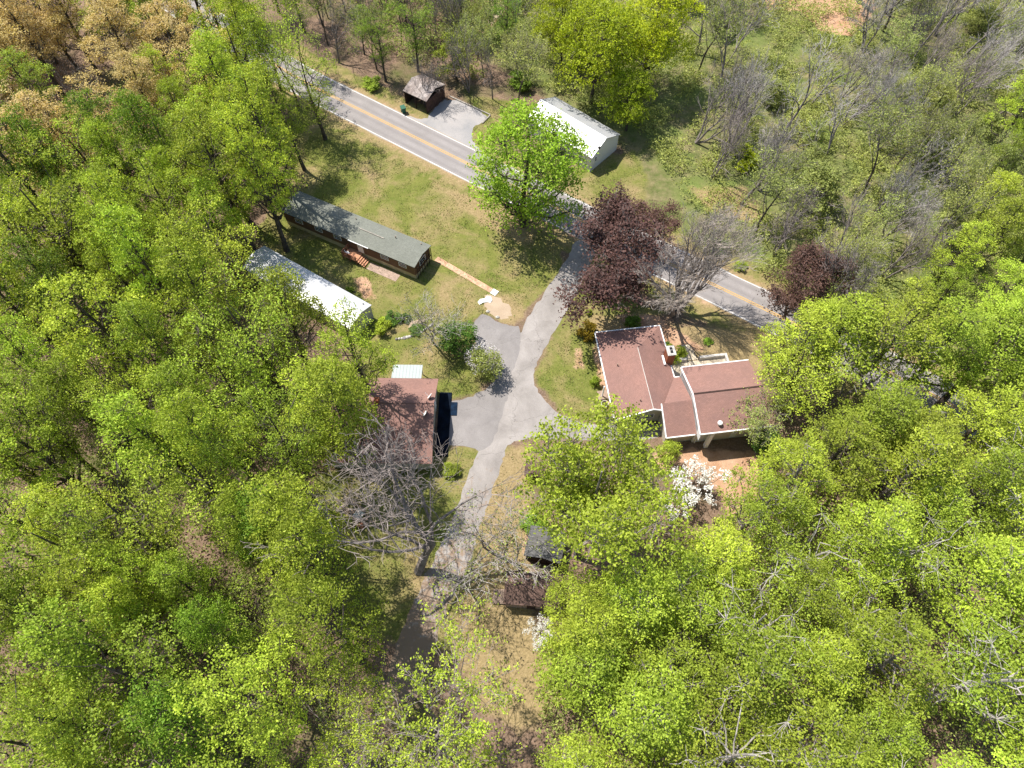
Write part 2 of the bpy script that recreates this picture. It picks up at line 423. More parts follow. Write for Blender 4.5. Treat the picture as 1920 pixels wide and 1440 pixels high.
def build_road():
    P = RC; T_ = np.gradient(P, axis=0); T_ /= np.linalg.norm(T_, axis=1)[:, None]; Nn = np.c_[-T_[:, 1], T_[:, 0]]
    offs = np.linspace(-3.32, 3.32, 25); n = len(P); rg = np.random.default_rng(3)
    mb = MB()
    for k, o_ in enumerate(offs):
        oo = o_ + (rg.normal(size=n) * .06 if abs(o_) > 3.3 else 0)
        Q = P + Nn * np.reshape(oo, (-1, 1)) if np.ndim(oo) else P + Nn * oo
        mb.v += [(q[0], q[1], 0.012) for q in Q]
    for k in range(len(offs) - 1):
        mb.f += [(k * n + i + 1, k * n + i, (k + 1) * n + i, (k + 1) * n + i + 1) for i in range(n - 1)]
    me = mb.mesh('road')
    lane = np.minimum(abs(abs(offs) - .85), abs(abs(offs) - 2.35)); w_ = np.exp(-(lane / .32) ** 2)
    ca = me.color_attributes.new('wear', 'FLOAT_COLOR', 'POINT')
    ca.data.foreach_set('color', np.repeat(np.stack([w_, abs(offs) / 3.32, w_, w_ * 0 + 1], -1), n, 0).ravel().astype(np.float32))
    m = M['asphalt']; t = m.node_tree; b = t.nodes['Principled BSDF']
    src = b.inputs['Base Color'].links[0].from_socket
    a = N(t, 'ShaderNodeAttribute', attribute_name='wear'); sp = t.nodes.new('ShaderNodeSeparateColor'); t.links.new(a.outputs[0], sp.inputs[0])
    v = coords(t)
    f = N(t, 'ShaderNodeMath', operation='MULTIPLY'); t.links.new(sp.outputs[0], f.inputs[0]); t.links.new(ramp(t, noise(t, v, .25, 4), .3, .75, (.25,) * 3, (.8,) * 3), f.inputs[1])
    c = mix(t, f.outputs[0], src, (0.17, 0.155, 0.15))
    e = N(t, 'ShaderNodeMath', operation='ADD'); t.links.new(ramp(t, sp.outputs[1], .93, 1.0, (0, 0, 0), (.6,) * 3), e.inputs[0]); t.links.new(noise(t, v, 2.5, 4), e.inputs[1])
    c = mix(t, ramp(t, e.outputs[0], .72, .95), c, (0.33, 0.27, 0.20))
    t.links.new(c, b.inputs['Base Color']); me.materials.append(m)
    tag(link('road', me), kind='structure')
build_road()
mk = MB()
def add_strip(mb, a, b, z, i0=0, i1=None):
    P = RC[i0:i1]; T = np.gradient(P, axis=0); T /= np.linalg.norm(T, axis=1)[:, None]; Nn = np.c_[-T[:, 1], T[:, 0]]
    n = len(P); A = P + Nn * a; B = P + Nn * b
    mb.add([(p[0], p[1], z) for p in A] + [(p[0], p[1], z) for p in B], [(i + 1, i, n + i, n + i + 1) for i in range(n - 1)])
# edge lines break where the driveway meets the road
jn = np.array(at(1075, 480)[:2]); J = int(np.argmin(np.hypot(RC[:, 0] - jn[0], RC[:, 1] - jn[1])))
add_strip(mk, 2.98, 3.14, 0.018); add_strip(mk, -3.14, -2.98, 0.018, 0, J - 2); add_strip(mk, -3.14, -2.98, 0.018, J + 3)
tag(mk.build('road_edge_marking', M['white_paint']), kind='structure')
mk = MB(); add_strip(mk, 0.09, 0.22, 0.018); add_strip(mk, -0.22, -0.09, 0.018)
tag(mk.build('road_centre_marking', M['yellow_paint']), kind='structure')

def flat(name, px, z, mat, kind='structure', smooth_it=2, parent=None, jag=0.0, seed=1):
    P = [np.array(at(x, y)[:2]) for x, y in px]
    for _ in range(smooth_it):
        Q = []
        for i in range(len(P)):
            a, b = P[i], P[(i + 1) % len(P)]; Q += [a * .75 + b * .25, a * .25 + b * .75]
        P = Q
    if jag:
        rg = random.Random(seed); Q = []
        for i in range(len(P)):
            a, b = P[i], P[(i + 1) % len(P)]; L = np.linalg.norm(b - a); k = max(1, int(L / 0.5))
            for j in range(k): Q.append(a + (b - a) * j / k + np.array([rg.uniform(-jag, jag), rg.uniform(-jag, jag)]))
        P = Q
    import bmesh
    bm = bmesh.new(); vs = [bm.verts.new((p[0], p[1], z)) for p in P]
    f = bm.faces.new(vs); f.normal_update()
    if f.normal.z < 0: f.normal_flip()
    bmesh.ops.triangulate(bm, faces=[f])
    me = bpy.data.meshes.new(name); bm.to_mesh(me); bm.free(); me.materials.append(mat)
    o = link(name, me, parent)
    return tag(o, kind=kind)
def littered(m):
    t = m.node_tree; b = t.nodes['Principled BSDF']; src = b.inputs['Base Color'].links[0].from_socket; v = coords(t)
    sx = t.nodes.new('ShaderNodeSeparateXYZ'); t.links.new(v, sx.inputs[0])
    mr = N(t, 'ShaderNodeMapRange'); t.links.new(sx.outputs[1], mr.inputs[0]); mr.inputs[1].default_value = 38; mr.inputs[2].default_value = 10; mr.inputs[3].default_value = 0; mr.inputs[4].default_value = .34
    a = N(t, 'ShaderNodeMath', operation='ADD'); t.links.new(mr.outputs[0], a.inputs[0]); t.links.new(noise(t, v, 1.1, 8, .75), a.inputs[1])
    t.links.new(mix(t, ramp(t, a.outputs[0], .62, .74, (0, 0, 0), (.85,) * 3), src, (.22, .15, .10)), b.inputs['Base Color'])
littered(M['drive'])
flat('driveway', [(1122, 462), (1108, 490), (1100, 515), (1082, 548), (1068, 577), (1045, 610), (1028, 640), (1013, 668), (1001, 695), (1000, 715), (1010, 738), (1030, 762), (1062, 785), (1110, 797), (1170, 792), (1244, 792), (1244, 824), (1130, 828), (1040, 822), (985, 822), (953, 832),
                  (944, 855), (935, 885), (925, 915), (912, 950), (900, 990), (885, 1040), (866, 1085), (842, 1130), (832, 1160), (815, 1205), (800, 1250), (780, 1320), (700, 1320), (728, 1262), (745, 1200), (764, 1160), (780, 1120), (795, 1080),
                  (815, 1045), (835, 1000), (858, 950), (870, 910), (884, 875), (898, 845), (915, 800), (930, 740), (948, 700), (955, 660), (975, 625), (990, 592), (1010, 566), (1030, 535), (1048, 508), (1062, 488), (1082, 445)], 0.010, M['drive'], jag=0.16)
flat('driveway_apron', [(948, 690), (925, 717), (900, 736), (872, 748), (845, 752), (826, 754), (826, 836), (860, 834), (886, 840), (902, 848), (925, 830), (940, 780), (955, 730)], 0.016, M['drive2'], jag=0.14, smooth_it=1)
flat('parking_pad', [(976, 610), (962, 612), (935, 605), (912, 590), (903, 589), (893, 598), (884, 612), (890, 640), (900, 665), (915, 690), (935, 715), (960, 700), (975, 660)], 0.020, M['drive2'], jag=0.07, smooth_it=1, seed=4)
flat('gravel_drive', [(841, 180), (918, 216), (902, 232), (889, 236), (884, 247), (884, 262), (905, 287), (905, 296), (762, 226), (760, 216), (800, 225), (810, 208)], 0.008, M['gravel'], smooth_it=1, jag=0.15)
M['sand'] = m_paving('pale_sand', (0.32, 0.24, 0.165), (0.44, 0.345, 0.25), cracks=0)
flat('sand_patch', [(912, 552), (935, 557), (962, 578), (955, 597), (935, 598), (905, 574), (905, 560)], 0.006, M['sand'], jag=0.25, smooth_it=2)
flat('clay_track', [(880, 70), (930, 40), (985, -20), (1010, -60), (960, -60), (920, 5), (860, 50)], 0.006, M['sand'], jag=0.3)
M['streamwater'] = m_plain('stream_water', (0.05, 0.05, 0.035), 0.15, 0.3, 1, 0.5)
flat('stream', [(1725, 24), (1760, 22), (1800, 19), (1840, 12), (1870, 5), (1868, 11), (1830, 20), (1780, 27), (1730, 30)], 0.006, M['streamwater'], jag=0.25)
flat('creek', [(1585, -30), (1620, 5), (1637, 18), (1640, 26), (1620, 17), (1580, -18)], 0.007, M['streamwater'], jag=0.25)

# ------------------------------------------------------------------ building helpers
M['brown_roof'] = m_shingle('brown_shingles', (0.28, 0.158, 0.13), 0.08, stain=(0.155, 0.10, 0.09), stain_amt=0.5)
M['brown_roof_v'] = m_shingle('brown_shingles_turned', (0.28, 0.158, 0.13), 0.08, stain=(0.155, 0.10, 0.09), stain_amt=0.5, vert=True)
M['green_roof'] = m_shingle('grey_green_shingles', (0.20, 0.205, 0.175), 0.10, stain=(0.12, 0.125, 0.105), stain_amt=0.6)
M['weathered_roof'] = m_shingle('weathered_metal_sheets', (0.33, 0.29, 0.27), 0.3, row=0.6, stain=(0.14, 0.09, 0.07), stain_amt=0.7)
M['dark_roof'] = m_shingle('charcoal_shingles', (0.10, 0.10, 0.10), 0.25, stain=(0.15, 0.13, 0.11), stain_amt=0.5)
M['umber_roof'] = m_shingle('umber_shingles', (0.14, 0.09, 0.075), 0.25, stain=(0.07, 0.045, 0.035), stain_amt=0.6)
M['white_metal'] = m_ribbed('white_metal_roof', (0.45, 0.45, 0.46), 0.46, 'X', 0.38, (0.36, 0.34, 0.32), 0.5, 0.6)
M['shaded_metal'] = m_ribbed('shaded_metal_roof', (0.30, 0.305, 0.31), 0.26, 'X', 0.65, (0.42, 0.40, 0.37), 0.5, 0.66)  # shade of the slope turned from the sun, put into the roof colour
M['white'] = m_plain('white_trim', (0.78, 0.77, 0.75), 0.6, 0.06, 3)
M['beige_siding'] = m_ribbed('beige_siding', (0.52, 0.47, 0.38), 0.18, 'Z', 0.7, (0.38, 0.33, 0.25), 0.3, 0.8)
M['white_siding'] = m_ribbed('white_siding', (0.68, 0.68, 0.66), 0.18, 'Z', 0.6, (0.5, 0.48, 0.42), 0.25, 0.82)
M['brown_siding'] = m_ribbed('brown_board_siding', (0.16, 0.085, 0.05), 0.22, 'X', 0.85, (0.07, 0.045, 0.03), 0.7, 0.55)
M['grey_siding'] = m_ribbed('warm_grey_siding', (0.48, 0.44, 0.41), 0.3, 'X', 0.7, (0.33, 0.29, 0.25), 0.4, 0.75)
M['skirt'] = m_plain('beige_skirting', (0.50, 0.42, 0.26), 0.8, 0.25, 1.5)
M['brick'] = m_shingle('red_brick', (0.42, 0.15, 0.08), 0.25, row=0.09, stain=(0.2, 0.08, 0.05), stain_amt=0.4)
M['concrete'] = m_plain('pale_concrete', (0.48, 0.45, 0.41), 0.9, 0.2, 2)
M['stone'] = m_shingle('patio_flagstones', (0.50, 0.41, 0.29), 0.35, row=0.5, stain=(0.55, 0.5, 0.42), stain_amt=0.5)
M['glass'] = m_plain('window_glass', (0.02, 0.025, 0.03), 0.08, 0.3, 1, 0.6)
M['wood'] = m_ribbed('reddish_deck_boards', (0.46, 0.22, 0.12), 0.14, 'X', 0.8, (0.25, 0.12, 0.07), 0.4, 0.6)
M['wood_rail'] = m_plain('stained_wood', (0.30, 0.13, 0.08), 0.8, 0.3, 3)
M['grey_wood'] = m_plain('weathered_wood', (0.30, 0.22, 0.17), 0.9, 0.35, 3)
M['dark_wood'] = m_plain('dark_stained_timber', (0.05, 0.03, 0.025), 0.9, 0.4, 3)
M['old_concrete'] = m_plain('old_concrete', (0.30, 0.27, 0.23), 0.9, 0.4, 2)
M['red_boards'] = m_plain('dull_red_boards', (0.08, 0.045, 0.035), 0.9, 0.5, 3)
M['black'] = m_plain('black_metal', (0.02, 0.02, 0.02), 0.5, 0.2, 3)
M['navy'] = m_plain('near_black_navy', (0.006, 0.010, 0.018), 0.9, 0.7, 1.1, 0.05)  # near-black colour of the strip by the brown house, surface unidentified
M['blue'] = m_plain('very_dark_blue', (0.006, 0.018, 0.04), 0.8, 0.7, 1.5, 0.1)  # very dark blue for the block on that strip, surface unidentified
M['bin_green'] = m_plain('green_bin_plastic', (0.01, 0.09, 0.05), 0.5, 0.2, 3, 0.4)
M['brickpath'] = m_shingle('brick_path', (0.50, 0.29, 0.19), 0.35, row=0.28, stain=(0.5, 0.38, 0.25), stain_amt=0.5)

def gable(par, x0, x1, y0, y1, ze, zr, roof, wall, ov=0.3, axis='x', rp=None, t=0.1, ze2=None, z0=0.0, walls=True, hip0=0.0, fascia=None, roof_b=None, wall_name='wall', gz=None):
    """gable building in local space; ridge along axis at position rp; ze eave at low side, ze2 at high side"""
    sw = (lambda p: p) if axis == 'x' else (lambda p: (p[1], p[0], p[2]))
    if axis == 'y': x0, x1, y0, y1 = y0, y1, x0, x1
    rp = (y0 + y1) / 2 if rp is None else rp
    ze2 = ze if ze2 is None else ze2
    a, b = x0 + hip0, x1
    if hip0 < 0: a, b = x0, x1 + hip0
    r0, r1 = (a, rp, zr), (b, rp, zr)
    A, B, C_, D_ = (x0, y0, ze), (x1, y0, ze), (x1, y1, ze2), (x0, y1, ze2)
    s1 = MB().slab([sw(p) for p in (A, B, r1, r0)], t); s2 = MB().slab([sw(p) for p in (D_, r0, r1, C_)], t)
    if roof_b is None:
        s1.add(s2.v, s2.f)
        if hip0 > 0: s1.slab([sw(p) for p in (A, r0, D_)], t)
        if hip0 < 0: s1.slab([sw(p) for p in (B, C_, r1)], t)
        s1.build('roof', roof, par)
    else:
        s1.build('roof', roof, par); s2.build('roof', roof_b, par)
    if fascia:
        f = MB(); e = 0.05
        def fb(p, q): f.bar([sw(p)[0], sw(p)[1], p[2] - 0.04], [sw(q)[0], sw(q)[1], q[2] - 0.04], 0.13, 0.2)
        if 's' in fascia: fb((x0, y0 - e, ze), (x1, y0 - e, ze))
        if 'n' in fascia: fb((x0, y1 + e, ze2), (x1, y1 + e, ze2))
        if 'w' in fascia:
            if hip0 > 0: fb((x0 - e, y0, ze), (x0 - e, y1, ze2))
            else: fb((x0 - e, y0, ze), (x0 - e, rp, zr)); fb((x0 - e, rp, zr), (x0 - e, y1, ze2))
        if 'e' in fascia:
            if hip0 < 0: fb((x1 + e, y0, ze), (x1 + e, y1, ze2))
            else: fb((x1 + e, y0, ze), (x1 + e, rp, zr)); fb((x1 + e, rp, zr), (x1 + e, y1, ze2))
        f.build('fascia', M['white'], par)
    if walls:
        m_ = MB(); X0, X1, Y0, Y1 = x0 + ov, x1 - ov, y0 + ov, y1 - ov
        def rz(y): return (ze + (zr - ze) * (y - y0) / (rp - y0)) if y <= rp else (ze2 + (zr - ze2) * (y1 - y) / (y1 - rp))
        h0, h1, hr = rz(Y0) - t - .01, rz(Y1) - t - .01, zr - t - .03
        vs = [(X0, Y0, z0), (X1, Y0, z0), (X1, Y1, z0), (X0, Y1, z0), (X0, Y0, h0), (X1, Y0, h0), (X1, Y1, h1), (X0, Y1, h1), (X0, rp, hr), (X1, rp, hr)]
        if hip0 > 0: vs[8] = (X0, rp, min(h0, h1))
        if hip0 < 0: vs[9] = (X1, rp, min(h0, h1))
        m_.add([sw(p) for p in vs], [(0, 1, 5, 4), (2, 3, 7, 6), (3, 0, 4, 8, 7), (1, 2, 6, 9, 5)])
        return m_.build(wall_name, wall, par)
def window(par, c, ax, w_=0.9, h=1.0, side=1):
    """window on a wall whose plane is normal to ax ('x' or 'y'); side = outward sign"""
    x, y, z = c; f = MB(); e = 0.05 * side
    def bx(m_, a, b, zz0, zz1, d0, d1):
        if ax == 'y': m_.box(x + a, x + b, min(y + d0, y + d1), max(y + d0, y + d1), z + zz0, z + zz1)
        else: m_.box(min(x + d0, x + d1), max(x + d0, x + d1), y + a, y + b, z + zz0, z + zz1)
    k = w_ / 2; g = h / 2
    bx(f, -k, k, g - .07, g, 0.003 * side, e); bx(f, -k, k, -g, -g + .07, 0.003 * side, e)
    bx(f, -k, -k + .07, -g + .07, g - .07, 0.003 * side, e); bx(f, k - .07, k, -g + .07, g - .07, 0.003 * side, e)
    bx(f, -k + .07, k - .07, -.02, .02, 0.003 * side, e)
    o = f.build('window', M['white'], par)
    p = MB(); bx(p, -k + .07, k - .07, -g + .07, g - .07, 0.002 * side, e * 0.5); p.build('pane', M['glass'], o)
def door(par, c, ax, side=1, mat=None, w_=0.95, h=2.0):
    x, y, z = c; f = MB(); k = w_ / 2; e = 0.05 * side
    if ax == 'y': f.box(x - k, x + k, min(y + .003 * side, y + e), max(y + .003 * side, y + e), z, z + h)
    else: f.box(min(x + .003 * side, x + e), max(x + .003 * side, x + e), y - k, y + k, z, z + h)
    o = f.build('door', mat or M['white'], par)
    hd = MB()
    if ax == 'y': hd.box(x + k - .18, x + k - .1, min(y + e, y + 2 * e), max(y + e, y + 2 * e), z + 1, z + 1.1)
    else: hd.box(min(x + e, x + 2 * e), max(x + e, x + 2 * e), y + k - .18, y + k - .1, z + 1, z + 1.1)
    hd.build('handle', M['black'], o)
def pipe(par, x, y, z, h=0.45, r=0.07, mat=None, name='vent_pipe'):
    MB().cyl(x, y, z - 0.2, z + h, r).build(name, mat or M['grey_wood'], par)

# ------------------------------------------------------------------ ranch house with wings
o = empty('ranch_house', at(1116, 624, 2.7)[:2] + (0,) if False else (10.92, 52.39, 0), R_(7.3), 'large brown shingled house with white trim and a patio between its wings', 'house')
# bedroom wing (hip in the north, gable in the south)
rw = MB()
A, B, Cc, Dd = (0, 0, 2.7), (8.62, 0, 2.7), (8.62, -12.95, 2.7), (0, -12.95, 2.7)
rn, rs = (4.5, -4.1, 4.5), (4.5, -12.95, 4.5)
rw.slab([Dd, rs, rn, A], .1)
rw.slab([A, rn, B], .1)
rw.slab([B, rn, rs, (6.3, -12.95, 3.72), (8.62, -9.2, 2.7)], .1)
rw.build('roof', M['brown_roof_v'], o)
# connecting wing
rw = MB()
rw.slab([(9.5, -8.0, 2.7), (8.6, -8.0, 2.7), (6.0, -12.3, 4.42), (9.5, -12.3, 4.42)], .1)
rw.slab([(5.7, -12.3, 4.42), (5.7, -16.1, 2.75), (9.5, -16.1, 2.75), (9.5, -12.3, 4.42)], .1)
rw.build('roof', M['brown_roof'], o)
f = MB()
def fb(p, q, w_=.13): f.bar((p[0], p[1], p[2] - .04), (q[0], q[1], q[2] - .04), w_, .2)
fb((-.05, 0.0, 2.7), (-.05, -12.95, 2.7)); fb((-.05, .05, 2.7), (8.67, .05, 2.7)); fb((8.67, .05, 2.7), (8.67, -4.7, 2.7)); fb((8.67, -6.2, 2.7), (8.67, -8.0, 2.7))
fb((8.67, -7.95, 2.7), (9.3, -7.95, 2.7)); fb((5.64, -12.3, 4.42), (5.64, -16.1, 2.75)); fb((5.64, -16.16, 2.75), (9.2, -16.16, 2.75))
fb((0, -13.0, 2.7), (4.5, -13.0, 4.5)); fb((4.5, -13.0, 4.5), (5.6, -13.0, 4.0))
f.build('fascia', M['white'], o)
wl = MB()
wl.add([(.4, -.4, 0), (8.2, -.4, 0), (8.2, -12.4, 0), (.4, -12.4, 0), (.4, -.4, 2.62), (8.2, -.4, 2.62), (8.2, -12.4, 2.62), (.4, -12.4, 2.62), (4.5, -12.4, 4.33)],
       [(0, 1, 5, 4), (1, 2, 6, 5), (2, 3, 7, 8, 6), (3, 0, 4, 7)])
wl.build('wall', M['beige_siding'], o)
wl = MB(); wl.add([(5.95, -12.5, 0), (5.95, -15.6, 0), (9.4, -15.6, 0), (9.4, -12.5, 0), (5.95, -12.5, 4.2), (5.95, -15.6, 2.78), (9.4, -15.6, 2.78), (9.4, -12.5, 4.2)],
                  [(0, 1, 5, 4), (1, 2, 6, 5)])
wl.build('wall', M['beige_siding'], o)
MB().bar((4.5, -4.1, 4.53), (4.5, -12.95, 4.53), .07, .04).build('ridge_cap', M['concrete'], o)
# garage wing, taller
gable(o, 9.25, 17.85, -16.95, -7.7, 4.5, 6.0, M['brown_roof'], M['white_siding'], ov=0.0, fascia='swn', wall_name='upper_wall', z0=4.3, walls=False)
wl = MB(); y0, y1 = -15.9, -7.9
for (xa) in (9.42,):
    wl.add([(xa, -16.9, 2.6), (xa, -7.75, 2.6), (xa, -7.75, 4.38), (xa, -12.3, 5.86), (xa, -16.9, 4.38)], [(0, 1, 2, 3, 4)])
wl.add([(9.42, -15.9, 0), (17.5, -15.9, 0), (17.5, -15.9, 4.6), (9.42, -15.9, 4.6), (17.5, -8.0, 0), (17.5, -8.0, 4.5), (17.5, -12.3, 5.86), (9.42, -8.0, 0), (9.42, -8.0, 4.5)],
       [(0, 1, 2, 3), (1, 4, 5, 6, 2), (4, 7, 8, 5), (7, 0, 3, 8)])
wl.build('wall', M['white_siding'], o)
MB().bar((9.3, -12.3, 6.03), (17.8, -12.3, 6.03), .18, .04).build('ridge_cap', M['dark_wood'], o)
MB().box(10.75, 11.2, -16.85, -16.4, 0, 4.38).build('porch_post', M['white'], o)
MB().cyl(9.75, -15.98, 0, 2.65, .07).build('downspout', M['white'], o)
for x in (11.9, 14.9): MB().box(x - 0.0, x + 2.2, -15.96, -15.905, 0.05, 2.3).build('garage_door', M['beige_siding'], o)
window(o, (3.0, -12.4, 1.6), 'y', 1.0, .9, -1); window(o, (4.6, -12.4, 1.6), 'y', 1.2, .9, -1); window(o, (0.4, -3.5, 1.5), 'x', 1.2, 1.1, -1); window(o, (0.4, -9.5, 1.5), 'x', 1.2, 1.1, -1); window(o, (7.5, -15.6, 1.6), 'y', .9, .9, -1)
window(o, (12.4, -15.9, 3.3), 'y', .9, .9, -1); window(o, (2.5, -.4, 1.5), 'y', 1.3, 1.1, 1)
ch = MB().box(8.0, 8.95, -5.9, -4.6, 0, 4.7); ch = ch.build('chimney', M['brick'], o)
cp = MB().box(7.93, 9.02, -5.97, -4.53, 4.703, 4.85).build('chimney_cap', M['concrete'], ch)
fl = MB().box(8.35, 8.65, -5.6, -5.3, 4.853, 5.0).box(8.35, 8.65, -5.1, -4.85, 4.853, 5.0); fl.build('flue', M['black'], ch)
MB().box(7.62, 7.85, -6.3, -4.9, 3.2, 3.38).build('flashing', M['white'], o)
MB().cyl(11.7, -16.1, 4.4, 5.1, .16).cyl(11.7, -16.1, 5.1, 5.2, .3, .3).dome(11.7, -16.1, 5.2, .3, .16).build('roof_ventilator', M['white'], o)
pipe(o, 1.7, -5.75, 3.4); pipe(o, 3.3, -11.4, 4.0); pipe(o, 15.6, -13.4, 5.5)
st = MB().box(-.9, .38, -8.6, -7.3, 0, .18); st.build('front_step', M['grey_wood'], o)
MB().bar((-0.35, -8.1, 0.18), (-.35, -8.1, 2.6), .14, .14).build('porch_post', M['white'], o)
# patio and its walls
p = MB().box(8.75, 17.1, -7.6, -4.35, 0, .10).box(8.3, 9.4, -9.5, -7.6, 0, .1)
tag(p.build('patio', M['stone'], o), 'flagstone patio')
p = MB().box(9.2, 11.75, -4.35, -4.0, 0, .62).box(13.4, 17.15, -4.35, -4.0, 0, .62).box(16.85, 17.15, -5.5, -4.35, 0, .62)
p.build('patio_wall', M['concrete'], o)
p = MB()
for k in range(4):
    q0 = Vector((12.45 - .12 * k, -4.15 + .62 * k, 0)); p.add([(q0.x - .55, q0.y - .05, 0), (q0.x + 1.0, q0.y - .05 , 0), (q0.x + .6, q0.y + .57, 0), (q0.x - .7, q0.y + .57, 0), (q0.x - .55, q0.y - .05, .1 - .02 * k), (q0.x + 1.0, q0.y - .05, .1 - .02 * k), (q0.x + .6, q0.y + .57, .1 - .02 * k), (q0.x - .7, q0.y + .57, .1 - .02 * k)],
          [(4, 5, 6, 7), (0, 1, 5, 4), (1, 2, 6, 5), (2, 3, 7, 6), (3, 0, 4, 7)])
p.build('patio_step', M['stone'], o)
p = MB()
for a, b in (((12.35, -2.2), (13.35, -4.3)),):
    p.bar((*a, 1.0), (*b, 1.0), .06, .06); p.bar((*a, .5), (*b, .5), .04, .04)
    for k in range(6):
        q = [a[i] + (b[i] - a[i]) * k / 5 for i in (0, 1)]; p.bar((*q, 0), (*q, 1.0), .05, .05)
p.build('railing', M['black'], o)
RANCH = o
# ------------------------------------------------------------------ brown house on the left
o = empty('brown_house', (-9.31, 45.47, 0), R_(-.8), 'low brown shingled house with satellite dishes, left of the driveway under the bare tree', 'house')
gable(o, -12.5, 0, -11.6, 0, 2.45, 4.9, M['brown_roof'], M['beige_siding'], ov=.35, rp=-4.7, ze2=2.6)
MB().bar((-12.5, -4.7, 4.92), (0, -4.7, 4.92), .2, .04).build('ridge_cap', M['brown_roof'], o)
dk = MB().box(.0, 1.55, -9.6, -.6, 0, .16); dk.build('side_strip', M['navy'], o)  # thin near-black slab along the east wall, unidentified
MB().box(1.55, 2.35, -3.9, -2.0, 0, .12).build('strip_block', M['blue'], o)  # smaller low dark blue block joined to the slab, unidentified
MB().box(-.34, -.29, -3.4, -2.5, .17, 2.1).build('door', M['white'], o)
window(o, (-.35, -7, 1.5), 'x', 1.1, 1.0, 1); window(o, (-4, -11.25, 1.4), 'y', 1.1, 1.0, -1)
pipe(o, -5, -3.3, 4.1); pipe(o, -2.6, -8.2, 3.6)
MB().box(-7.2, -6.6, -4.9, -4.3, 4.6, 5.4).build('chimney', M['brick'], o)
def dish(x, y, z, az):
    d = MB(); n = 18; R0 = .42
    rot = Matrix.Rotation(az, 3, 'Z') @ Matrix.Rotation(R_(62), 3, 'Y')
    vs = [Vector((0, 0, 0))]; fs = []
    for k in (1, 2, 3):
        r = R0 * k / 3
        vs += [Vector((r * math.cos(2 * math.pi * i / n), r * math.sin(2 * math.pi * i / n), .12 * (k / 3) ** 2)) for i in range(n)]
    for i in range(n): fs.append((0, 1 + i, 1 + (i + 1) % n))
    for k in (0, 1):
        for i in range(n): a = 1 + k * n; fs.append((a + i, a + n + i, a + n + (i + 1) % n, a + (i + 1) % n))
    c = Vector((x, y, z + .55))
    d.add([c + rot @ v for v in vs], fs); dd = d.build('satellite_dish', M['white'], o)
    MB().bar((x, y, z - .1), c, .06, .06).build('mast', M['black'], dd)
    MB().bar(c + rot @ Vector((R0, 0, .1)), c + rot @ Vector((.1, 0, .75)), .035, .035).build('feed_arm', M['white'], dd)
dish(-.5, -3.9, 4.45, R_(150)); dish(-.9, -6.1, 4.2, R_(165))
aw = MB().slab([(-6.0, .12, 2.42), (-2.2, .12, 2.42), (-2.2, 2.25, 2.2), (-6.0, 2.25, 2.2)], .06)
aw.build('lean_to_roof', m_ribbed('lean_to_metal', (0.33, 0.37, 0.365), 0.42, 'X', 0.7, (0.26, 0.26, 0.26), 0.4, 0.5), o)
for x in (-5.8, -4.1, -2.4): MB().bar((x, 2.1, 0), (x, 2.1, 2.13), .1, .1).build('post', M['white'], o)
# ------------------------------------------------------------------ green roofed mobile home
o = empty('mobile_home', (-13.52, 63.11, 0), R_(152.5), 'long brown mobile home with grey-green shingle roof and a red wooden deck', 'mobile home')
gable(o, 0, 22.9, -4.55, 0, 2.9, 3.4, M['green_roof'], M['brown_siding'], ov=.22, z0=.85)
MB().box(.26, 22.64, -4.3, -.25, 0, .848).build('skirting', M['skirt'], o)
MB().bar((6.3, -2.2, 3.44), (10.5, -2.2, 3.44), .14, .05).build('ridge_flashing', M['old_concrete'], o)
MB().bar((7.6, .06, 2.88), (11.0, .06, 2.88), .1, .12).build('gutter', M['white'], o)
for x in (2.2, 5.2, 13.2, 16.5, 20.0): window(o, (x, -.22, 2.0), 'y', 1.3, .8, 1)
for x in (3, 8, 13, 18): window(o, (x, -4.33, 2.0), 'y', 1.3, .8, -1)
window(o, (.22, -2.3, 2.0), 'x', 1.6, 1.0, -1)
door(o, (9.3, -.22, .9), 'y', 1)
e = MB()
for k in range(7): e.bar((-.02, -4.2 + .62 * k, 0), (-.02, -4.2 + .62 * k, 2.7), .08, .08)
e.bar((-.02, -4.2, 1.3), (-.02, -.5, 1.3), .08, .08); e.build('end_trellis', M['dark_wood'], o)
pipe(o, 5, -3.2, 3.3, .3); pipe(o, 12, -3.6, 3.1, .3); pipe(o, 1.3, -4.0, 3.0, .2)
o2 = empty('wooden_deck', (-13.52, 63.11, 0), R_(152.5), 'reddish wooden deck with stairs against the green-roofed mobile home', 'deck')
MB().box(9.1, 11.5, -.2, 1.5, .68, .78).build('deck_floor', M['wood'], o2)
s = MB()
for k in range(4): s.box(8.78 - .3 * k, 9.04 - .3 * k, 0.05, 1.45, .60 - .15 * k, .64 - .15 * k)
s.build('stairs', M['wood'], o2)
s = MB()
for x, y in ((9.15, 1.45), (10.3, 1.45), (11.45, 1.45), (11.45, .6), (11.45, -.15)): s.bar((x, y, 0), (x, y, 1.7), .1, .1)
s.bar((9.15, 1.45, 1.7), (11.45, 1.45, 1.7), .12, .06); s.bar((11.45, 1.45, 1.7), (11.45, -.15, 1.7), .12, .06)
for k in range(18): x = 9.25 + .12 * k; s.bar((x, 1.45, .8), (x, 1.45, 1.66), .04, .04)
for k in range(12): y = -.05 + .12 * k; s.bar((11.45, y, .8), (11.45, y, 1.66), .04, .04)
s.bar((9.05, 1.45, 1.6), (7.7, 1.45, .8), .07, .07); s.bar((7.75, 1.45, 0), (7.75, 1.45, .8), .08, .08)
s.build('railing', M['wood_rail'], o2)
o3 = empty('patio_chair', Matrix.Rotation(R_(152.5), 3, 'Z') @ Vector((10.9, 1.0, 0)) + Vector((-13.52, 63.11, .78)), R_(120), 'small white chair standing on the reddish wooden deck', 'chair')
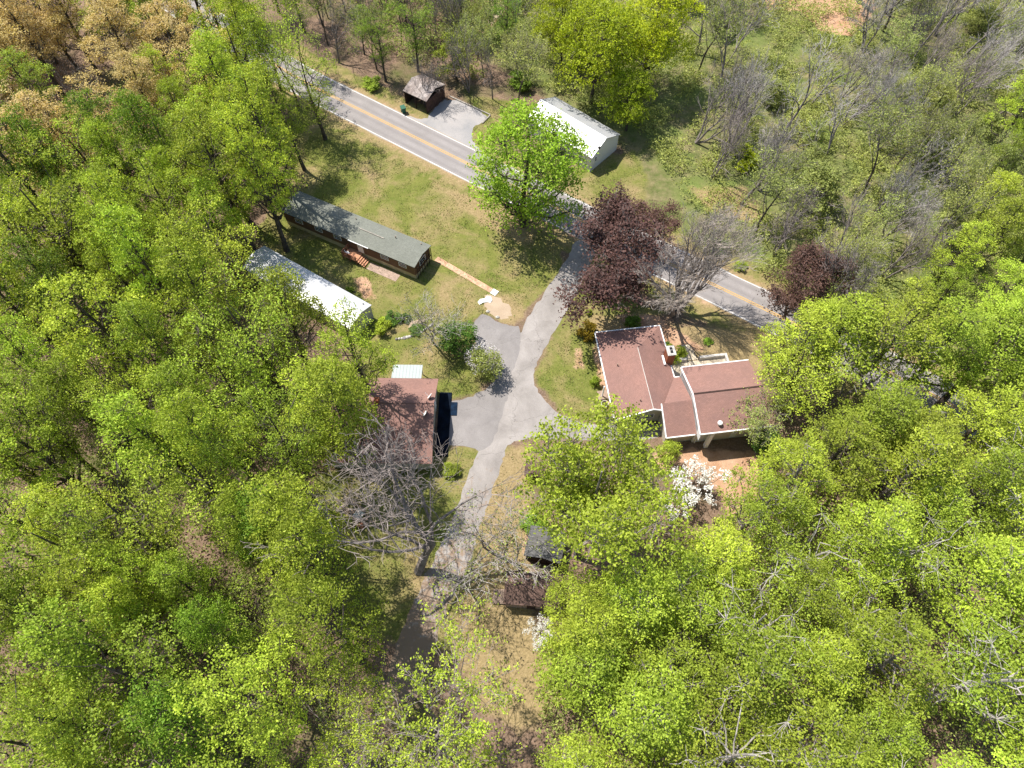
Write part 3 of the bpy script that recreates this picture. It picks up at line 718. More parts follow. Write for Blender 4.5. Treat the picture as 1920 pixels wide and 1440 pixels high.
MB().box(-.25, .25, -.25, .25, .4, .44).build('seat', M['white'], o3); MB().box(-.25, .25, .22, .27, .445, .9).build('backrest', M['white'], o3)
for x in (-.22, .22):
    for y in (-.22, .22): MB().box(x - .02, x + .02, y - .02, y + .02, 0, .398).build('leg', M['white'], o3)
def frame(name, loc, ang, label, cat, group=None): return empty(name, (loc[0], loc[1], 0), R_(ang), label, cat, group)
# pavers along the trailer
o = MB().box(2.6, 7.6, .2, 1.5, 0, .03).build('paved_strip', m_shingle('old_pavers', (.34, .25, .2), .2, row=.3, stain=(.4, .3, .22)), None)
o.location = (-13.52, 63.11, 0); o.rotation_euler = (0, 0, R_(152.5)); tag(o, kind='structure')
# ------------------------------------------------------------------ white roofed mobile home
o = empty('mobile_home', (-18.80, 56.73, 0), R_(147.4), 'mobile home with ribbed white metal roof, half hidden by the woods', 'mobile home')
gable(o, 0, 19.2, 0, 4.6, 2.9, 3.6, M['white_metal'], M['grey_siding'], ov=.14, rp=2.15)
window(o, (.14, 1.5, 1.7), 'x', .6, .8, -1); window(o, (5, .14, 1.8), 'y', 1.2, .8, -1); window(o, (10.5, .14, 1.8), 'y', 1.2, .8, -1); window(o, (15.5, .14, 1.8), 'y', 1.2, .8, -1)
pipe(o, 1.4, 3.5, 3.2, .35, .12, M['black']); pipe(o, .9, .6, 3.1, .25, .06, M['black'])
MB().box(8.2, 10.6, -.9, -.1, 0, .5).build('entry_step', M['concrete'], o)
# ------------------------------------------------------------------ white building beyond the road
o = empty('white_building', (12.27, 84.42, 0), R_(138), 'white metal-roofed workshop building beyond the road, behind the big round tree', 'building')
gable(o, 0, 13.4, -7.15, 0, 3.0, 4.7, M['shaded_metal'], M['white_siding'], ov=.18, rp=-3.3, roof_b=M['white_metal'])  # east slope painted darker as shade, west slope in the plain white metal
MB().bar((0, -3.3, 4.73), (13.4, -3.3, 4.73), .25, .04).build('ridge_cap', M['white'], o)
window(o, (.18, -1.3, 1.9), 'x', .5, .9, -1)
lampb = MB().box(-.15, .1, -1.75, -1.45, 3.9, 4.2).bar((.0, -1.6, 4.0), (.0, -1.1, 4.45), .08, .08); lampb.build('flood_lamp', M['black'], o)
door(o, (5, -.18, 0), 'y', 1); window(o, (9, -.18, 1.6), 'y', 1.2, 1.0, 1)
MB().box(.1, 13.3, -7.0, -6.96, 0, .25).build('footing', M['brick'], o)
# ------------------------------------------------------------------ carport
o = empty('carport', (-18.1, 100.82, 0), R_(-33.8), 'old open shed with weathered leaf-strewn roof beside the gravel pad across the road', 'shed')
gable(o, 0, 4.9, 0, 5.2, 2.5, 3.4, M['weathered_roof'], M['brick'], ov=.1, walls=False)
MB().box(4.6, 4.8, .2, 5.0, 0, 2.3).box(0.2, 4.6, 4.8, 5.0, 0, 2.4).build('wall', M['red_boards'], o)
for x in (.2, 2.4, 4.7): MB().bar((x, .15, 0), (x, .15, 2.4), .15, .15).build('post', M['dark_wood'], o)
MB().box(.2, .35, .2, 4.8, 0, 2.3).build('side_wall', M['dark_wood'], o)
# kerb walls of the gravel pad
o = MB()
a, b = at(843, 181), at(919, 216); o.bar((a.x, a.y, .08), (b.x, b.y, .08), .22, .2)
a, b = at(919, 217), at(904, 232); o.bar((a.x, a.y, .08), (b.x, b.y, .08), .22, .2)
tag(o.build('kerb_wall', M['old_concrete'], None), 'low pale concrete kerb wall edging the gravel pad', 'wall')
# ------------------------------------------------------------------ sheds in the south
def shed(px, z, name, label, roofm, wallm, ze=2.1, rise=.7, L=4, W=3.4, ang=0.0, axis='x', extra=None):
    p = at(*px, z); o = empty(name, (p.x, p.y, 0), R_(ang), label, 'shed')
    gable(o, -L / 2, L / 2, -W / 2, W / 2, ze, ze + rise, roofm, wallm, ov=.2, axis=axis)
    door(o, (0, -W / 2 + .2, 0), 'y', -1, M['dark_wood'])
    return o
shed((1023, 1020), 2.2, 'garden_shed', 'charcoal-roofed garden shed between two tree trunks, south of the leafy tree', M['dark_roof'], M['dark_wood'], 2.0, .75, 4.2, 3.6, -14, 'y')
shed((998, 1104), 2.2, 'low_shed', 'wide umber-roofed outbuilding just below the charcoal garden shed', M['umber_roof'], M['grey_wood'], 2.1, .6, 6.0, 3.6, -4)
shed((1003, 878), 1.8, 'small_shed', 'tiny brown-roofed hut beside the driveway under the leafy tree edge', M['umber_roof'], M['dark_wood'], 1.6, .5, 2.4, 1.9, -6)
o = frame('plank_pallet', at(937, 1118, 0.3), -3, 'pale weathered plank platform against the umber-roofed outbuilding', 'platform')
for k in range(6): MB().box(-.75 + .26 * k, -.52 + .26 * k, -.8, .8, .2, .26).build('plank', M['grey_wood'], o)
MB().box(-.75, .78, -.7, -.6, .0, .198).box(-.75, .78, .6, .7, .0, .198).build('bearer', M['dark_wood'], o)
# collapsed picnic shelter with lattice
o = frame('wood_pile', at(668, 963, 0), -38, 'heap of old boards with a white lattice panel, left of the bare tree', 'wood pile')
rg = random.Random(5)
for k in range(11):
    x, y = rg.uniform(-1.9, 1.9), rg.uniform(-.7, .7); a = rg.uniform(-.5, .5); L = rg.uniform(.7, 1.3)
    MB().bar((x - L * math.cos(a), y - L * math.sin(a), .08 + .05 * k), (x + L * math.cos(a), y + L * math.sin(a), .12 + .05 * k), .22, .04).build('board', M['grey_wood'], o)
s = MB()
for k in range(7): s.bar((.1 + .16 * k, -.5, .72), (.1 + .16 * k, .5, .76), .05, .02); s.bar((.1, -.5 + .16 * k, .75), (1.1, -.5 + .16 * k, .75), .05, .02)
s.build('lattice', M['white'], o)
MB().box(1.3, 1.9, -1.0, -.2, 0, .55).build('crate', M['wood_rail'], o)
# ------------------------------------------------------------------ small yard things
o = frame('wheeled_bin', at(757, 211), 25, 'dark green wheeled rubbish bin standing on the far road verge', 'bin')
MB().add([(-.28, -.32, .06), (.28, -.32, .06), (.28, .32, .06), (-.28, .32, .06), (-.36, -.42, 1.05), (.36, -.42, 1.05), (.36, .42, 1.05), (-.36, .42, 1.05)],
         [(3, 2, 1, 0), (0, 1, 5, 4), (1, 2, 6, 5), (2, 3, 7, 6), (3, 0, 4, 7)]).build('body', M['bin_green'], o)
MB().slab([(-.4, -.48, 1.12), (.4, -.48, 1.12), (.4, .46, 1.16), (-.4, .46, 1.16)], .06).build('lid', M['bin_green'], o)
for x in (-.3, .3): MB().add([(x - .05, .34 + .14 * math.cos(t), .15 + .14 * math.sin(t)) for t in np.linspace(0, 2 * math.pi, 13)[:-1]] + [(x + .05, .34 + .14 * math.cos(t), .15 + .14 * math.sin(t)) for t in np.linspace(0, 2 * math.pi, 13)[:-1]],
    [(i, (i + 1) % 12, 12 + (i + 1) % 12, 12 + i) for i in range(12)] + [tuple(range(12)), tuple(range(12, 24))]).build('wheel', M['black'], o)
# brick path, its white end slab, the white sheet
a, b = at(818, 485), at(921, 545); d = (b - a).normalized(); ang = math.atan2(d.y, d.x); L = (b - a).length
o = MB().box(0, L, -.42, .42, 0, .05).build('brick_path', M['brickpath']); o.location = (a.x, a.y, 0); o.rotation_euler = (0, 0, ang); tag(o, kind='structure')
o = MB().box(0, .9, -.45, .45, 0, .09).build('path_slab', M['white']); q = b + d * .1; o.location = (q.x, q.y, 0); o.rotation_euler = (0, 0, ang); tag(o, 'small white slab at the lower end of the brick path', 'slab')
sp = [(0, 0), (.5, .35), (1.15, .5), (1.5, .35), (1.75, .75), (1.55, 1.35), (1.05, 1.5), (.7, 1.1), (.1, .95), (-.25, .45)]
q = at(899, 572); me = MB().slab([(x * 1.0, y * 1.0, .12 + .05 * math.sin(3 * x + 2 * y)) for x, y in sp], .08)
o = me.build('plastic_sheet', M['white']); o.location = (q.x, q.y, 0); tag(o, 'bright white plastic slab lying on the grass beside the sand patch', 'slab')
for k, (x, y, lb) in enumerate(((915, 584, 'small pale rock at the top corner of the parking pad'), (933, 595, 'small pale rock halfway along the parking pad edge'))):
    q = at(x, y); o = MB().dome(0, 0, 0, .26, .24, 9, 4).build('rock', M['concrete'], smooth=True); o.location = q; o.scale = (1.2, .9, 1); tag(o, lb, 'rock')
q = at(1133, 760); o = empty('planter', q, 0, 'round stone planter beside the bedroom wing corner of the large house', 'planter')
MB().cyl(0, 0, 0, .5, .36, .48, 18).build('pot', M['concrete'], o); MB().cyl(0, 0, .49, .52, .40, .40, 18).build('soil', M['dark_wood'], o)
# stone edged flower bed
o = empty('flower_bed', at(780, 606), R_(28), 'stone-edged flower bed with a pale slab at the curved tree trunk', 'flower bed')
rg = random.Random(8)
MB().slab([(-1.3, -.35, .14), (1.2, -.4, .14), (1.4, .3, .14), (-.6, .45, .14)], .14).build('slab', M['sand'], o)
for k in range(16):
    t = k / 15; x = -3.4 + 5.2 * t; y = -1.2 - .5 * math.sin(t * 3)
    s = MB().dome(x, y, 0, rg.uniform(.18, .32), rg.uniform(.15, .3), 7, 3); s.build('stone', M['concrete'] if k % 3 else M['drive2'], o)
# fallen trunks and the little picnic table by the umber shed
# ------------------------------------------------------------------ trees
def leaves_mesh(name, cen, size, rg, up=0.55):
    n = len(cen)
    nr = rg.normal(size=(n, 3)); nr /= np.linalg.norm(nr, axis=1)[:, None]; nr[:, 2] = np.abs(nr[:, 2]) * .8 + up * .6; nr /= np.linalg.norm(nr, axis=1)[:, None]
    a = np.cross(nr, rg.normal(size=(n, 3))); a /= np.linalg.norm(a, axis=1)[:, None] + 1e-9; b = np.cross(nr, a)
    s = (size * rg.uniform(0.6, 1.35, n))[:, None]
    v = np.stack([cen - a * s, cen - b * s * 0.62 + nr * s * .12, cen + a * s, cen + b * s * 0.62 + nr * s * .12], 1).reshape(-1, 3)
    me = bpy.data.meshes.new(name)
    me.vertices.add(len(v)); me.vertices.foreach_set('co', v.ravel().astype(np.float32))
    q = np.arange(len(v))
    me.loops.add(len(q)); me.loops.foreach_set('vertex_index', q)
    me.polygons.add(n); me.polygons.foreach_set('loop_start', np.arange(0, 4 * n, 4)); me.polygons.foreach_set('loop_total', np.full(n, 4))
    me.update(); return me
def curve(p, q, rg, n=4, sag=0.0, wob=0.08):
    p = np.array(p, float); q = np.array(q, float); L = np.linalg.norm(q - p); pts = []
    for i in range(n + 1):
        t = i / n; c = p + (q - p) * t
        c = c + rg.normal(size=3) * L * wob * math.sin(math.pi * t); c[2] -= sag * L * math.sin(math.pi * t)
        pts.append(c)
    return pts
def leafy(seed, H=18.0, R=4.6, base=0.42, nl=15, ncl=60, lpc=9, leaf=0.15, sigma=0.24, shape='round', limbs=True, lobe=(.27, .42), trunk_r=0.24, fork=False, gap=0.0):
    rg = np.random.default_rng(seed)
    wood = MB(); cen = []
    lean = rg.normal(size=2) * 0.035 * H
    def tp(z): t = z / H; return np.array([lean[0] * t * t + .3 * math.sin(t * 5 + seed), lean[1] * t * t + .3 * math.cos(t * 4 + seed) - .3 * math.cos(seed), z])
    zs = np.linspace(0, .93 * H, 9)
    wood.tube([tp(z) for z in zs], [trunk_r * (1.25 if i == 0 else 1) * (1 - .86 * z / (.93 * H)) + .02 for i, z in enumerate(zs)], 7)
    for i in range(nl):
        u = (i + rg.uniform(.1, .9)) / nl
        z = H * (base + (1 - base) * (0.08 + .86 * u))
        k = (z / H - base) / (1 - base)
        prof = {'round': math.sqrt(max(.02, 1 - (2 * k - .95) ** 2)), 'cone': 1.05 - .85 * k, 'tall': .25 + .75 * math.sin(min(1.0, 1.25 - 1.1 * k) * math.pi / 2) * (1 - .35 * k), 'vase': .35 + .75 * math.sin(min(1, k * .9) * math.pi / 2 + .1)}[shape]
        ang = i * 2.4 + rg.uniform(-.5, .5)
        lr = R * rg.uniform(*lobe)
        rad = max(0, R * prof - lr * .7) * rg.uniform(.55, 1.08)
        c = tp(z) + np.array([math.cos(ang) * rad, math.sin(ang) * rad, 0])
        z0 = max(H * base * .8, z - rad * rg.uniform(.7, 1.2) - 1.0)
        pts = curve(tp(z0), c, rg, 4, .12); r0 = trunk_r * .42 * (1.15 - z0 / H)
        wood.tube(pts, [r0 * (1 - .7 * t / 4) + .012 for t in range(5)], 5)
        n = int(ncl * (lr / (.35 * R)) ** 2 * rg.uniform(.7, 1.2))
        d = rg.normal(size=(n, 3)); d /= np.linalg.norm(d, axis=1)[:, None]; d[:, 2] = np.where(d[:, 2] < -.25, -d[:, 2], d[:, 2])
        rr = lr * rg.uniform(.35, 1.08, n) ** .6
        cl = c + d * rr[:, None] * np.array([1.1, 1.1, .72])
        if gap: cl = cl[np.sin(cl[:, 0] * 1.7 + seed) * np.sin(cl[:, 1] * 1.9) * np.cos(cl[:, 2] * 1.3) > -1 + 2 * gap * rg.uniform(0.4, 1, len(cl))]
        for q in cl[::4]: wood.tube(curve(c + (q - c) * .05, q, rg, 2, .05), [.035, .022, .012], 3)
        m_ = len(cl)
        if m_ == 0: continue
        lv = np.repeat(cl, lpc, 0) + rg.normal(size=(m_ * lpc, 3)) * sigma * np.array([1, 1, .6])
        cen.append(lv)
    cen = np.concatenate(cen)
    return wood.mesh('trunk'), leaves_mesh('crown', cen, leaf, rg)
def bare(seed, H=14.0, R=5.0, stems=1, levels=4, spread=0.6, r0=0.2, kids=(4, 4, 4, 3), leaf=0.0, leaves_n=0, up=0.35, first=0.3, twig=0.017, sigma=.2, droop=0.0, curvy=.12):
    rg = np.random.default_rng(seed); main = MB(); fine = MB(); tips = []
    def br(p, d, L, r, lv):
        n = 4 if lv < 2 else 3
        pts = [p]; dd = d / np.linalg.norm(d); 
        for i in range(n):
            dd = dd + rg.normal(size=3) * curvy + np.array([0, 0, (up if lv < 3 else up * .5) * .28 - droop * lv * .1]); dd /= np.linalg.norm(dd)
            pts.append(pts[-1] + dd * L / n)
        rad = [r * (1 - .62 * i / n) for i in range(n + 1)]
        (main if lv < 2 else fine).tube(pts, [max(twig * .7, x) for x in rad], 6 if lv == 0 else (5 if lv == 1 else 3))
        if lv >= levels: tips.append(pts[-1]); tips.append(pts[-2]); return
        k = kids[min(lv, len(kids) - 1)]
        for j in range(k):
            t = first + (1 - first) * (j + rg.uniform(.2, .9)) / k if lv == 0 else .25 + .72 * (j + rg.uniform(.1, .9)) / k
            x = t * n; i = min(n - 1, int(x)); pp = pts[i] + (pts[i + 1] - pts[i]) * (x - i)
            ax = np.cross(dd, rg.normal(size=3)); ax /= np.linalg.norm(ax)
            a = spread * rg.uniform(.7, 1.25); nd = dd * math.cos(a) + ax * math.sin(a)
            br(pp, nd, L * rg.uniform(.5, .72) * (1.15 - .3 * t), max(twig, r * (1 - .55 * t) * .55), lv + 1)
        if lv <= 1: br(pts[-1], dd, L * .5, r * .38, lv + 1)
    for s in range(stems):
        a = 2 * math.pi * s / stems + rg.uniform(-.4, .4); tilt = 0.0 if stems == 1 else rg.uniform(.18, .42)
        br(np.array([.15 * math.cos(a), .15 * math.sin(a), 0]) * (stems > 1), np.array([math.cos(a) * math.sin(tilt) + rg.normal() * .04, math.sin(a) * math.sin(tilt) + rg.normal() * .04, math.cos(tilt)]), H * .62, r0, 0)
    # fit to the asked height
    allv = np.array(fine.v); s = H / allv[:, 2].max(); sr = R / max(1e-3, np.percentile(np.hypot(allv[:, 0], allv[:, 1]), 90))
    def fit(v): v = np.array(v); v[:, 2] *= s; v[:, :2] *= sr; return v
    main.v = [tuple(x) for x in fit(main.v)]; fine.v = [tuple(x) for x in fit(fine.v)]
    lm = None
    if leaves_n:
        t = fit(tips); lv = np.repeat(t, leaves_n, 0) + rg.normal(size=(len(t) * leaves_n, 3)) * sigma
        lm = leaves_mesh('crown', lv, leaf, rg)
    return main.mesh('trunk'), fine.mesh('branches'), lm
# prototypes: name -> list of (H, R, [(part, mesh, material key or None)])
LIB = {}
def reg(kind, H, R, parts): LIB.setdefault(kind, []).append((H, R, parts))
for s in range(6):
    t, c = leafy(11 + s, 20, 5.0, .26 + .04 * (s % 3), 24, 52, 12, .115, .25, ('round', 'tall', 'tall')[s % 3], trunk_r=.36, lobe=(.20, .36), gap=.10); reg('wood', 20, 5.0, [('trunk', t, 'bark'), ('crown', c, 'leaf')])
for s in range(3):
    t, c = leafy(41 + s, 20, 5.0, .22, 22, 36, 9, .11, .28, 'vase', trunk_r=.30, gap=.24); reg('airy', 20, 5.0, [('trunk', t, 'bark'), ('crown', c, 'leaf')])
for s in range(2):
    t, c = leafy(61 + s, 14, 6.5, .10, 28, 88, 11, .125, .27, 'round', trunk_r=.32, lobe=(.2, .4), gap=.08); reg('round', 14, 6.5, [('trunk', t, 'bark'), ('crown', c, 'leaf_deep')])
for s in range(3):
    t, c = leafy(71 + s, 8, 3.0, .12, 12, 48, 8, .12, .18, 'round', trunk_r=.12, gap=.1); reg('small', 8, 3.0, [('trunk', t, 'bark'), ('crown', c, 'leaf_pale')])
for s in range(2):
    t, c = leafy(81 + s, 2, 1.5, .02, 11, 40, 8, .09, .09, 'round', trunk_r=.05); reg('shrub', 2, 1.5, [('stem', t, 'bark'), ('foliage', c, 'leaf_deep')])
for s in range(4):
    t, f_, _ = bare(91 + s, 14, 4.6, 1 + (s % 2) * 2, 4, .62, .26, (6, 4, 3, 2), twig=.025, curvy=.18); reg('bare', 14, 4.6, [('trunk', t, 'bark_grey'), ('branches', f_, 'bark_grey')])
for s in range(3):
    t, f_, l = bare(111 + s, 15, 5.0, 1, 4, .6, .18, (5, 4, 4, 3), .13, 4, sigma=.25); reg('sparse', 15, 5.0, [('trunk', t, 'bark'), ('branches', f_, 'bark_grey'), ('crown', l, 'leaf')])
for s in range(2):
    t, f_, l = bare(131 + s, 13, 5.5, 3, 4, .55, .16, (5, 4, 4, 3), .13, 7, sigma=.34); reg('plum', 13, 5.5, [('trunk', t, 'bark'), ('branches', f_, 'bark'), ('crown', l, 'leaf_plum')])
CNT = {}
def tree(kind, base, H, R, label, cat='tree', group=None, name='leafy_tree', var=None, mats=None, lean=(0, 0), rot=None, seed=0):
    """base = ground point. H, R = wanted height and crown radius"""
    lst = LIB[kind]; CNT[kind] = CNT.get(kind, 0) + 1
    rg = random.Random(CNT[kind] * 977 + seed)
    h0, r0, parts = lst[(CNT[kind] if var is None else var) % len(lst)]
    o = empty(name, (base[0], base[1], 0), rg.uniform(0, 6.28) if rot is None else rot, label, cat, group)
    o.rotation_euler = (Matrix.Rotation(lean[0], 3, 'X') @ Matrix.Rotation(lean[1], 3, 'Y') @ Matrix.Rotation(o.rotation_euler[2], 3, 'Z')).to_euler()
    o.scale = (R / r0, R / r0, H / h0)
    for pn, me, mk_ in parts:
        mk2 = (mats or {}).get(pn, mk_)
        c = bpy.data.objects.new(pn, me); C.objects.link(c); c.parent = o
        if len(me.materials) == 0: me.materials.append(M[mk_])
        c.material_slots[0].link = 'OBJECT'; c.material_slots[0].material = M[mk2]
    return o
def by_crown(px, py, H, frac=.68): p = at(px, py, H * frac); return (p.x, p.y)
TAKEN = []
def T(kind, px, py, H, R, label, crown=True, clear=None, **k):
    b = by_crown(px, py, H) if crown else at(px, py)
    TAKEN.append((b[0], b[1], R * .8 if clear is None else clear))
    return tree(kind, b, H, R, label, **k)
G = 'leaf'
# --- recognisable single trees
T('round', 985, 420, 19.5, 9.4, 'big round bright green tree overhanging the road in front of the white building', crown=False, name='maple_tree', var=0, rot=.5, mats={'crown': 'leaf_spring'})
T('plum', 1142, 556, 13, 8.0, 'large purple-brown leafed tree beside the driveway entrance', crown=False, name='plum_tree', var=0, mats={'trunk': 'bark_grey', 'branches': 'bark_grey'})
T('plum', 1195, 470, 9, 4.6, 'smaller purple-leafed tree behind the big one on the far side of the road', crown=False, name='plum_tree', var=1)
T('plum', 1472, 590, 10, 5.8, 'purple-leafed tree over the road, east of the tall bare tree', crown=False, name='plum_tree', var=1, rot=2)
t, f_, _ = bare(201, 18, 7, 5, 5, .42, .36, (5, 4, 4, 3, 3), up=.5, twig=.018); reg('elm', 18, 7, [('trunk', t, 'bark_mid'), ('branches', f_, 'bark_tan')])
t, f_, _ = bare(207, 18, 8.5, 1, 5, .66, .36, (8, 4, 3, 3, 2), up=.4, twig=.019, first=.34, curvy=.18); reg('oakbare', 18, 8.5, [('trunk', t, 'bark_grey'), ('branches', f_, 'bark_mid')])
t, f_, l = bare(211, 14, 7.5, 1, 4, .62, .24, (7, 5, 4, 3), leaf=.12, leaves_n=1, up=.3, twig=.022, first=.3, curvy=.2, sigma=.2); reg('birchy', 14, 7.5, [('trunk', t, 'bark_grey'), ('branches', f_, 'bark_pale'), ('crown', l, 'leaf_pale')])
t, f_, l = bare(223, 18, 9.5, 1, 5, .6, .34, (6, 4, 4, 3, 2), leaf=.13, leaves_n=6, up=.45, twig=.015, first=.3, sigma=.22); reg('budding', 18, 9.5, [('trunk', t, 'bark_grey'), ('branches', f_, 'bark_mid'), ('crown', l, 'leaf')])
t, c = leafy(231, 5.5, 3.4, .35, 15, 42, 9, .12, .17, 'vase', trunk_r=.12, gap=.15, lobe=(.18, .32)); reg('dogwood', 5.5, 3.4, [('trunk', t, 'bark'), ('crown', c, 'blossom')])
t, c = leafy(235, 4.2, 2.6, .12, 12, 40, 8, .10, .18, 'round', trunk_r=.1); reg('crab', 4.2, 2.6, [('trunk', t, 'bark'), ('crown', c, 'leaf_pale')])
t, c = leafy(237, 18, 8.0, .45, 26, 95, 9, .15, .27, 'vase', trunk_r=.36, gap=.04); reg('broad', 18, 8.0, [('trunk', t, 'bark_grey'), ('crown', c, 'leaf')])
t, c = leafy(239, 16, 8.0, .3, 26, 85, 9, .15, .26, 'round', trunk_r=.3); reg('dense', 16, 8.0, [('trunk', t, 'bark'), ('crown', c, 'leaf_lime')])

T('elm', 1262, 590, 19, 7.3, 'tall many-stemmed leafless tree standing by the road north of the large house', crown=False, name='bare_tree', rot=.3, lean=(0, R_(4)))
T('bare', 1528, 585, 15, 5.5, 'pale leafless tree rising among the purple leaves at the roadside', crown=False, name='bare_tree', var=1)
T('oakbare', 785, 1072, 25, 9.6, 'huge leafless tree spreading over the brown house roof', crown=False, name='bare_tree', rot=2.6, lean=(R_(-14), R_(1)))
T('birchy', 978, 1072, 15, 7.8, 'nearly leafless pale-branched tree between the lane and the charcoal shed', crown=False, name='bare_tree', rot=2.1)
T('birchy', 812, 642, 12, 5.6, 'crooked thinly leafed tree at the corner of the white-roofed mobile home', crown=False, name='bare_tree', rot=4.4, lean=(0, R_(-7)))
T('small', 852, 655, 5.2, 3.0, 'dark green bushy tree at the edge of the parking pad', crown=False, name='bushy_tree', mats={'crown': 'leaf_dark'})
o = T('crab', 907, 694, 4.4, 2.6, 'small crabapple tree in pale blossom leaning over the parking pad', crown=False, name='crabapple_tree')
# blossom on the crabapple's top
rgc = np.random.default_rng(5); cc = rgc.normal(size=(330, 3)); cc /= np.linalg.norm(cc, axis=1)[:, None]; cc[:, 2] = abs(cc[:, 2]); cc = cc * np.array([2.3, 2.3, 1.5]) * rgc.uniform(.8, 1.05, (330, 1)) + np.array([0, 0, 2.6])
me = leaves_mesh('blossom', np.repeat(cc, 3, 0) + rgc.normal(size=(990, 3)) * .1, .08, rgc); link('blossom', me, o, M['blossom_pink'])
T('broad', 1085, 1040, 22, 8.2, 'large airy light green tree between the lane and the house, over the charcoal shed', crown=False, name='leafy_tree', rot=.7, lean=(R_(-5), R_(3)))
T('dogwood', 1288, 918, 5, 3.1, 'white flowering dogwood on the red clay below the garage', crown=False, name='dogwood_tree')
T('dogwood', 1016, 1195, 4, 1.7, 'white flowering dogwood below the umber-roofed outbuilding', crown=False, name='dogwood_tree', rot=2)
T('dogwood', 1255, 960, 4.5, 2.0, 'half hidden white dogwood beside the larger flowering one', crown=False, name='dogwood_tree', rot=4)
T('budding', 840, 1410, 17, 8.8, 'wide tree with pale limbs and scattered lime buds, bottom middle of the view', crown=False, name='budding_tree', rot=0)
T('budding', 700, 1430, 15, 6.6, 'second lime-budding tree, left of the wide budding one near the lower edge', crown=False, name='budding_tree', rot=3)
T('sparse', 1545, 772, 16, 7.0, 'pale-trunked leafy tree east of the garage, shading the road', crown=False, name='leafy_tree', var=0, mats={'trunk': 'bark_grey'})
T('airy', 1500, 690, 14, 5.2, 'light green tree overhanging the road east of the garage roof', name='leafy_tree')
T('sparse', 1422, 832, 9, 4.2, 'thin young tree with light leaves reaching over the garage roof', crown=False, name='leafy_tree', var=1, mats={'crown': 'leaf_pale'})
T('small', 1418, 842, 4.5, 2.2, 'dark bushy shrub in the shade at the garage corner', crown=False, name='bushy_tree', mats={'crown': 'leaf_dark'})
T('small', 1172, 830, 4.6, 1.9, 'small bright green tree in the courtyard nook by the bedroom gable', crown=False, name='leafy_tree', mats={'crown': 'leaf'})
T('small', 1245, 862, 4.2, 1.6, 'small leafy tree at the corner of the connecting wing', crown=False, name='leafy_tree', mats={'crown': 'leaf'})
T('dense', 1120, 75, 17, 8.4, 'big yellow-green tree at the top, left of its twin', name='leafy_tree', rot=1)
T('dense', 1228, 50, 17, 7.6, 'big yellow-green tree at the top, right of its twin', name='leafy_tree', rot=3)
T('dense', 1060, 35, 14, 5.4, 'yellow-green tree tucked behind the left big one at the top', name='leafy_tree', rot=4)
T('dense', 1185, 178, 10, 4.8, 'yellow-green tree directly behind the white building', name='leafy_tree', rot=5)
T('bare', 1305, 268, 13, 5.6, 'leaning leafless tree right of the white building', crown=False, name='bare_tree', var=1, lean=(R_(4), R_(16)))
T('bare', 796, 196, 9, 3.4, 'leafless tangle of a small tree in front of the weathered shed', crown=False, name='bare_tree', var=3)
T('small', 858, 150, 8, 3.4, 'bright green small tree behind the gravel pad', crown=False, name='leafy_tree', mats={'crown': 'leaf'})
for q in ((608, 262, 'tall thin tree casting a long shadow over the upper lawn'), (560, 200, 'roadside tree with dark stem, second from the lawn tree'), (636, 118, 'leafless roadside tree on the far verge')):
    T('airy' if q[0] == 608 else 'sparse' if q[0] != 636 else 'bare', q[0], q[1], 17 if q[0] != 636 else 12, 4.6, q[2], crown=False, name='leafy_tree' if q[0] != 636 else 'bare_tree')
T('wood', 525, 345, 20, 4.6, 'tall green tree at the upper end of the green-roofed mobile home', crown=False)
T('airy', 505, 250, 21, 4.2, 'tall slender green tree between the wood and the road', crown=False)
T('wood', 572, 318, 18, 3.8, 'slender green tree on the upper lawn edge, near the long shadows', crown=False)
T('sparse', 510, 175, 18, 4.2, 'open-crowned tree whose dark stems cross the road', crown=False, var=2)
T('wood', 640, 860, 19, 5.4, 'tall green tree at the back corner of the brown house', crown=False)
T('wood', 585, 700, 20, 5.0, 'tall green tree behind the white-roofed mobile home', crown=False)
for k, (x, y, H, R, lb) in enumerate(((1590, 622, 17, 5.6, 'yellow-green tree arching over the road just right of the purple-leafed one'), (1685, 612, 18, 6.0, 'full yellow-green tree hiding the road right of the arching one'), (1775, 640, 18, 5.8, 'yellow-green tree over the road between two glimpses of tarmac'),
        (1865, 668, 18, 5.8, 'yellow-green tree over the road near the right edge'), (1500, 640, 15, 5.0, 'light green tree at the road verge behind the garage'), (1735, 835, 17, 5.0, 'bright tree just below the right hand glimpse of the road'), (1640, 800, 17, 5.2, 'bright tree below the left hand glimpse of the road'), (1560, 850, 17, 5.4, 'bright round-topped tree right of the garage corner'),
        (1945, 740, 18, 5.6, 'bright tree at the right edge where the road leaves the view'))):
    T('wood', x, y, H, R, lb, clear=R * .5)
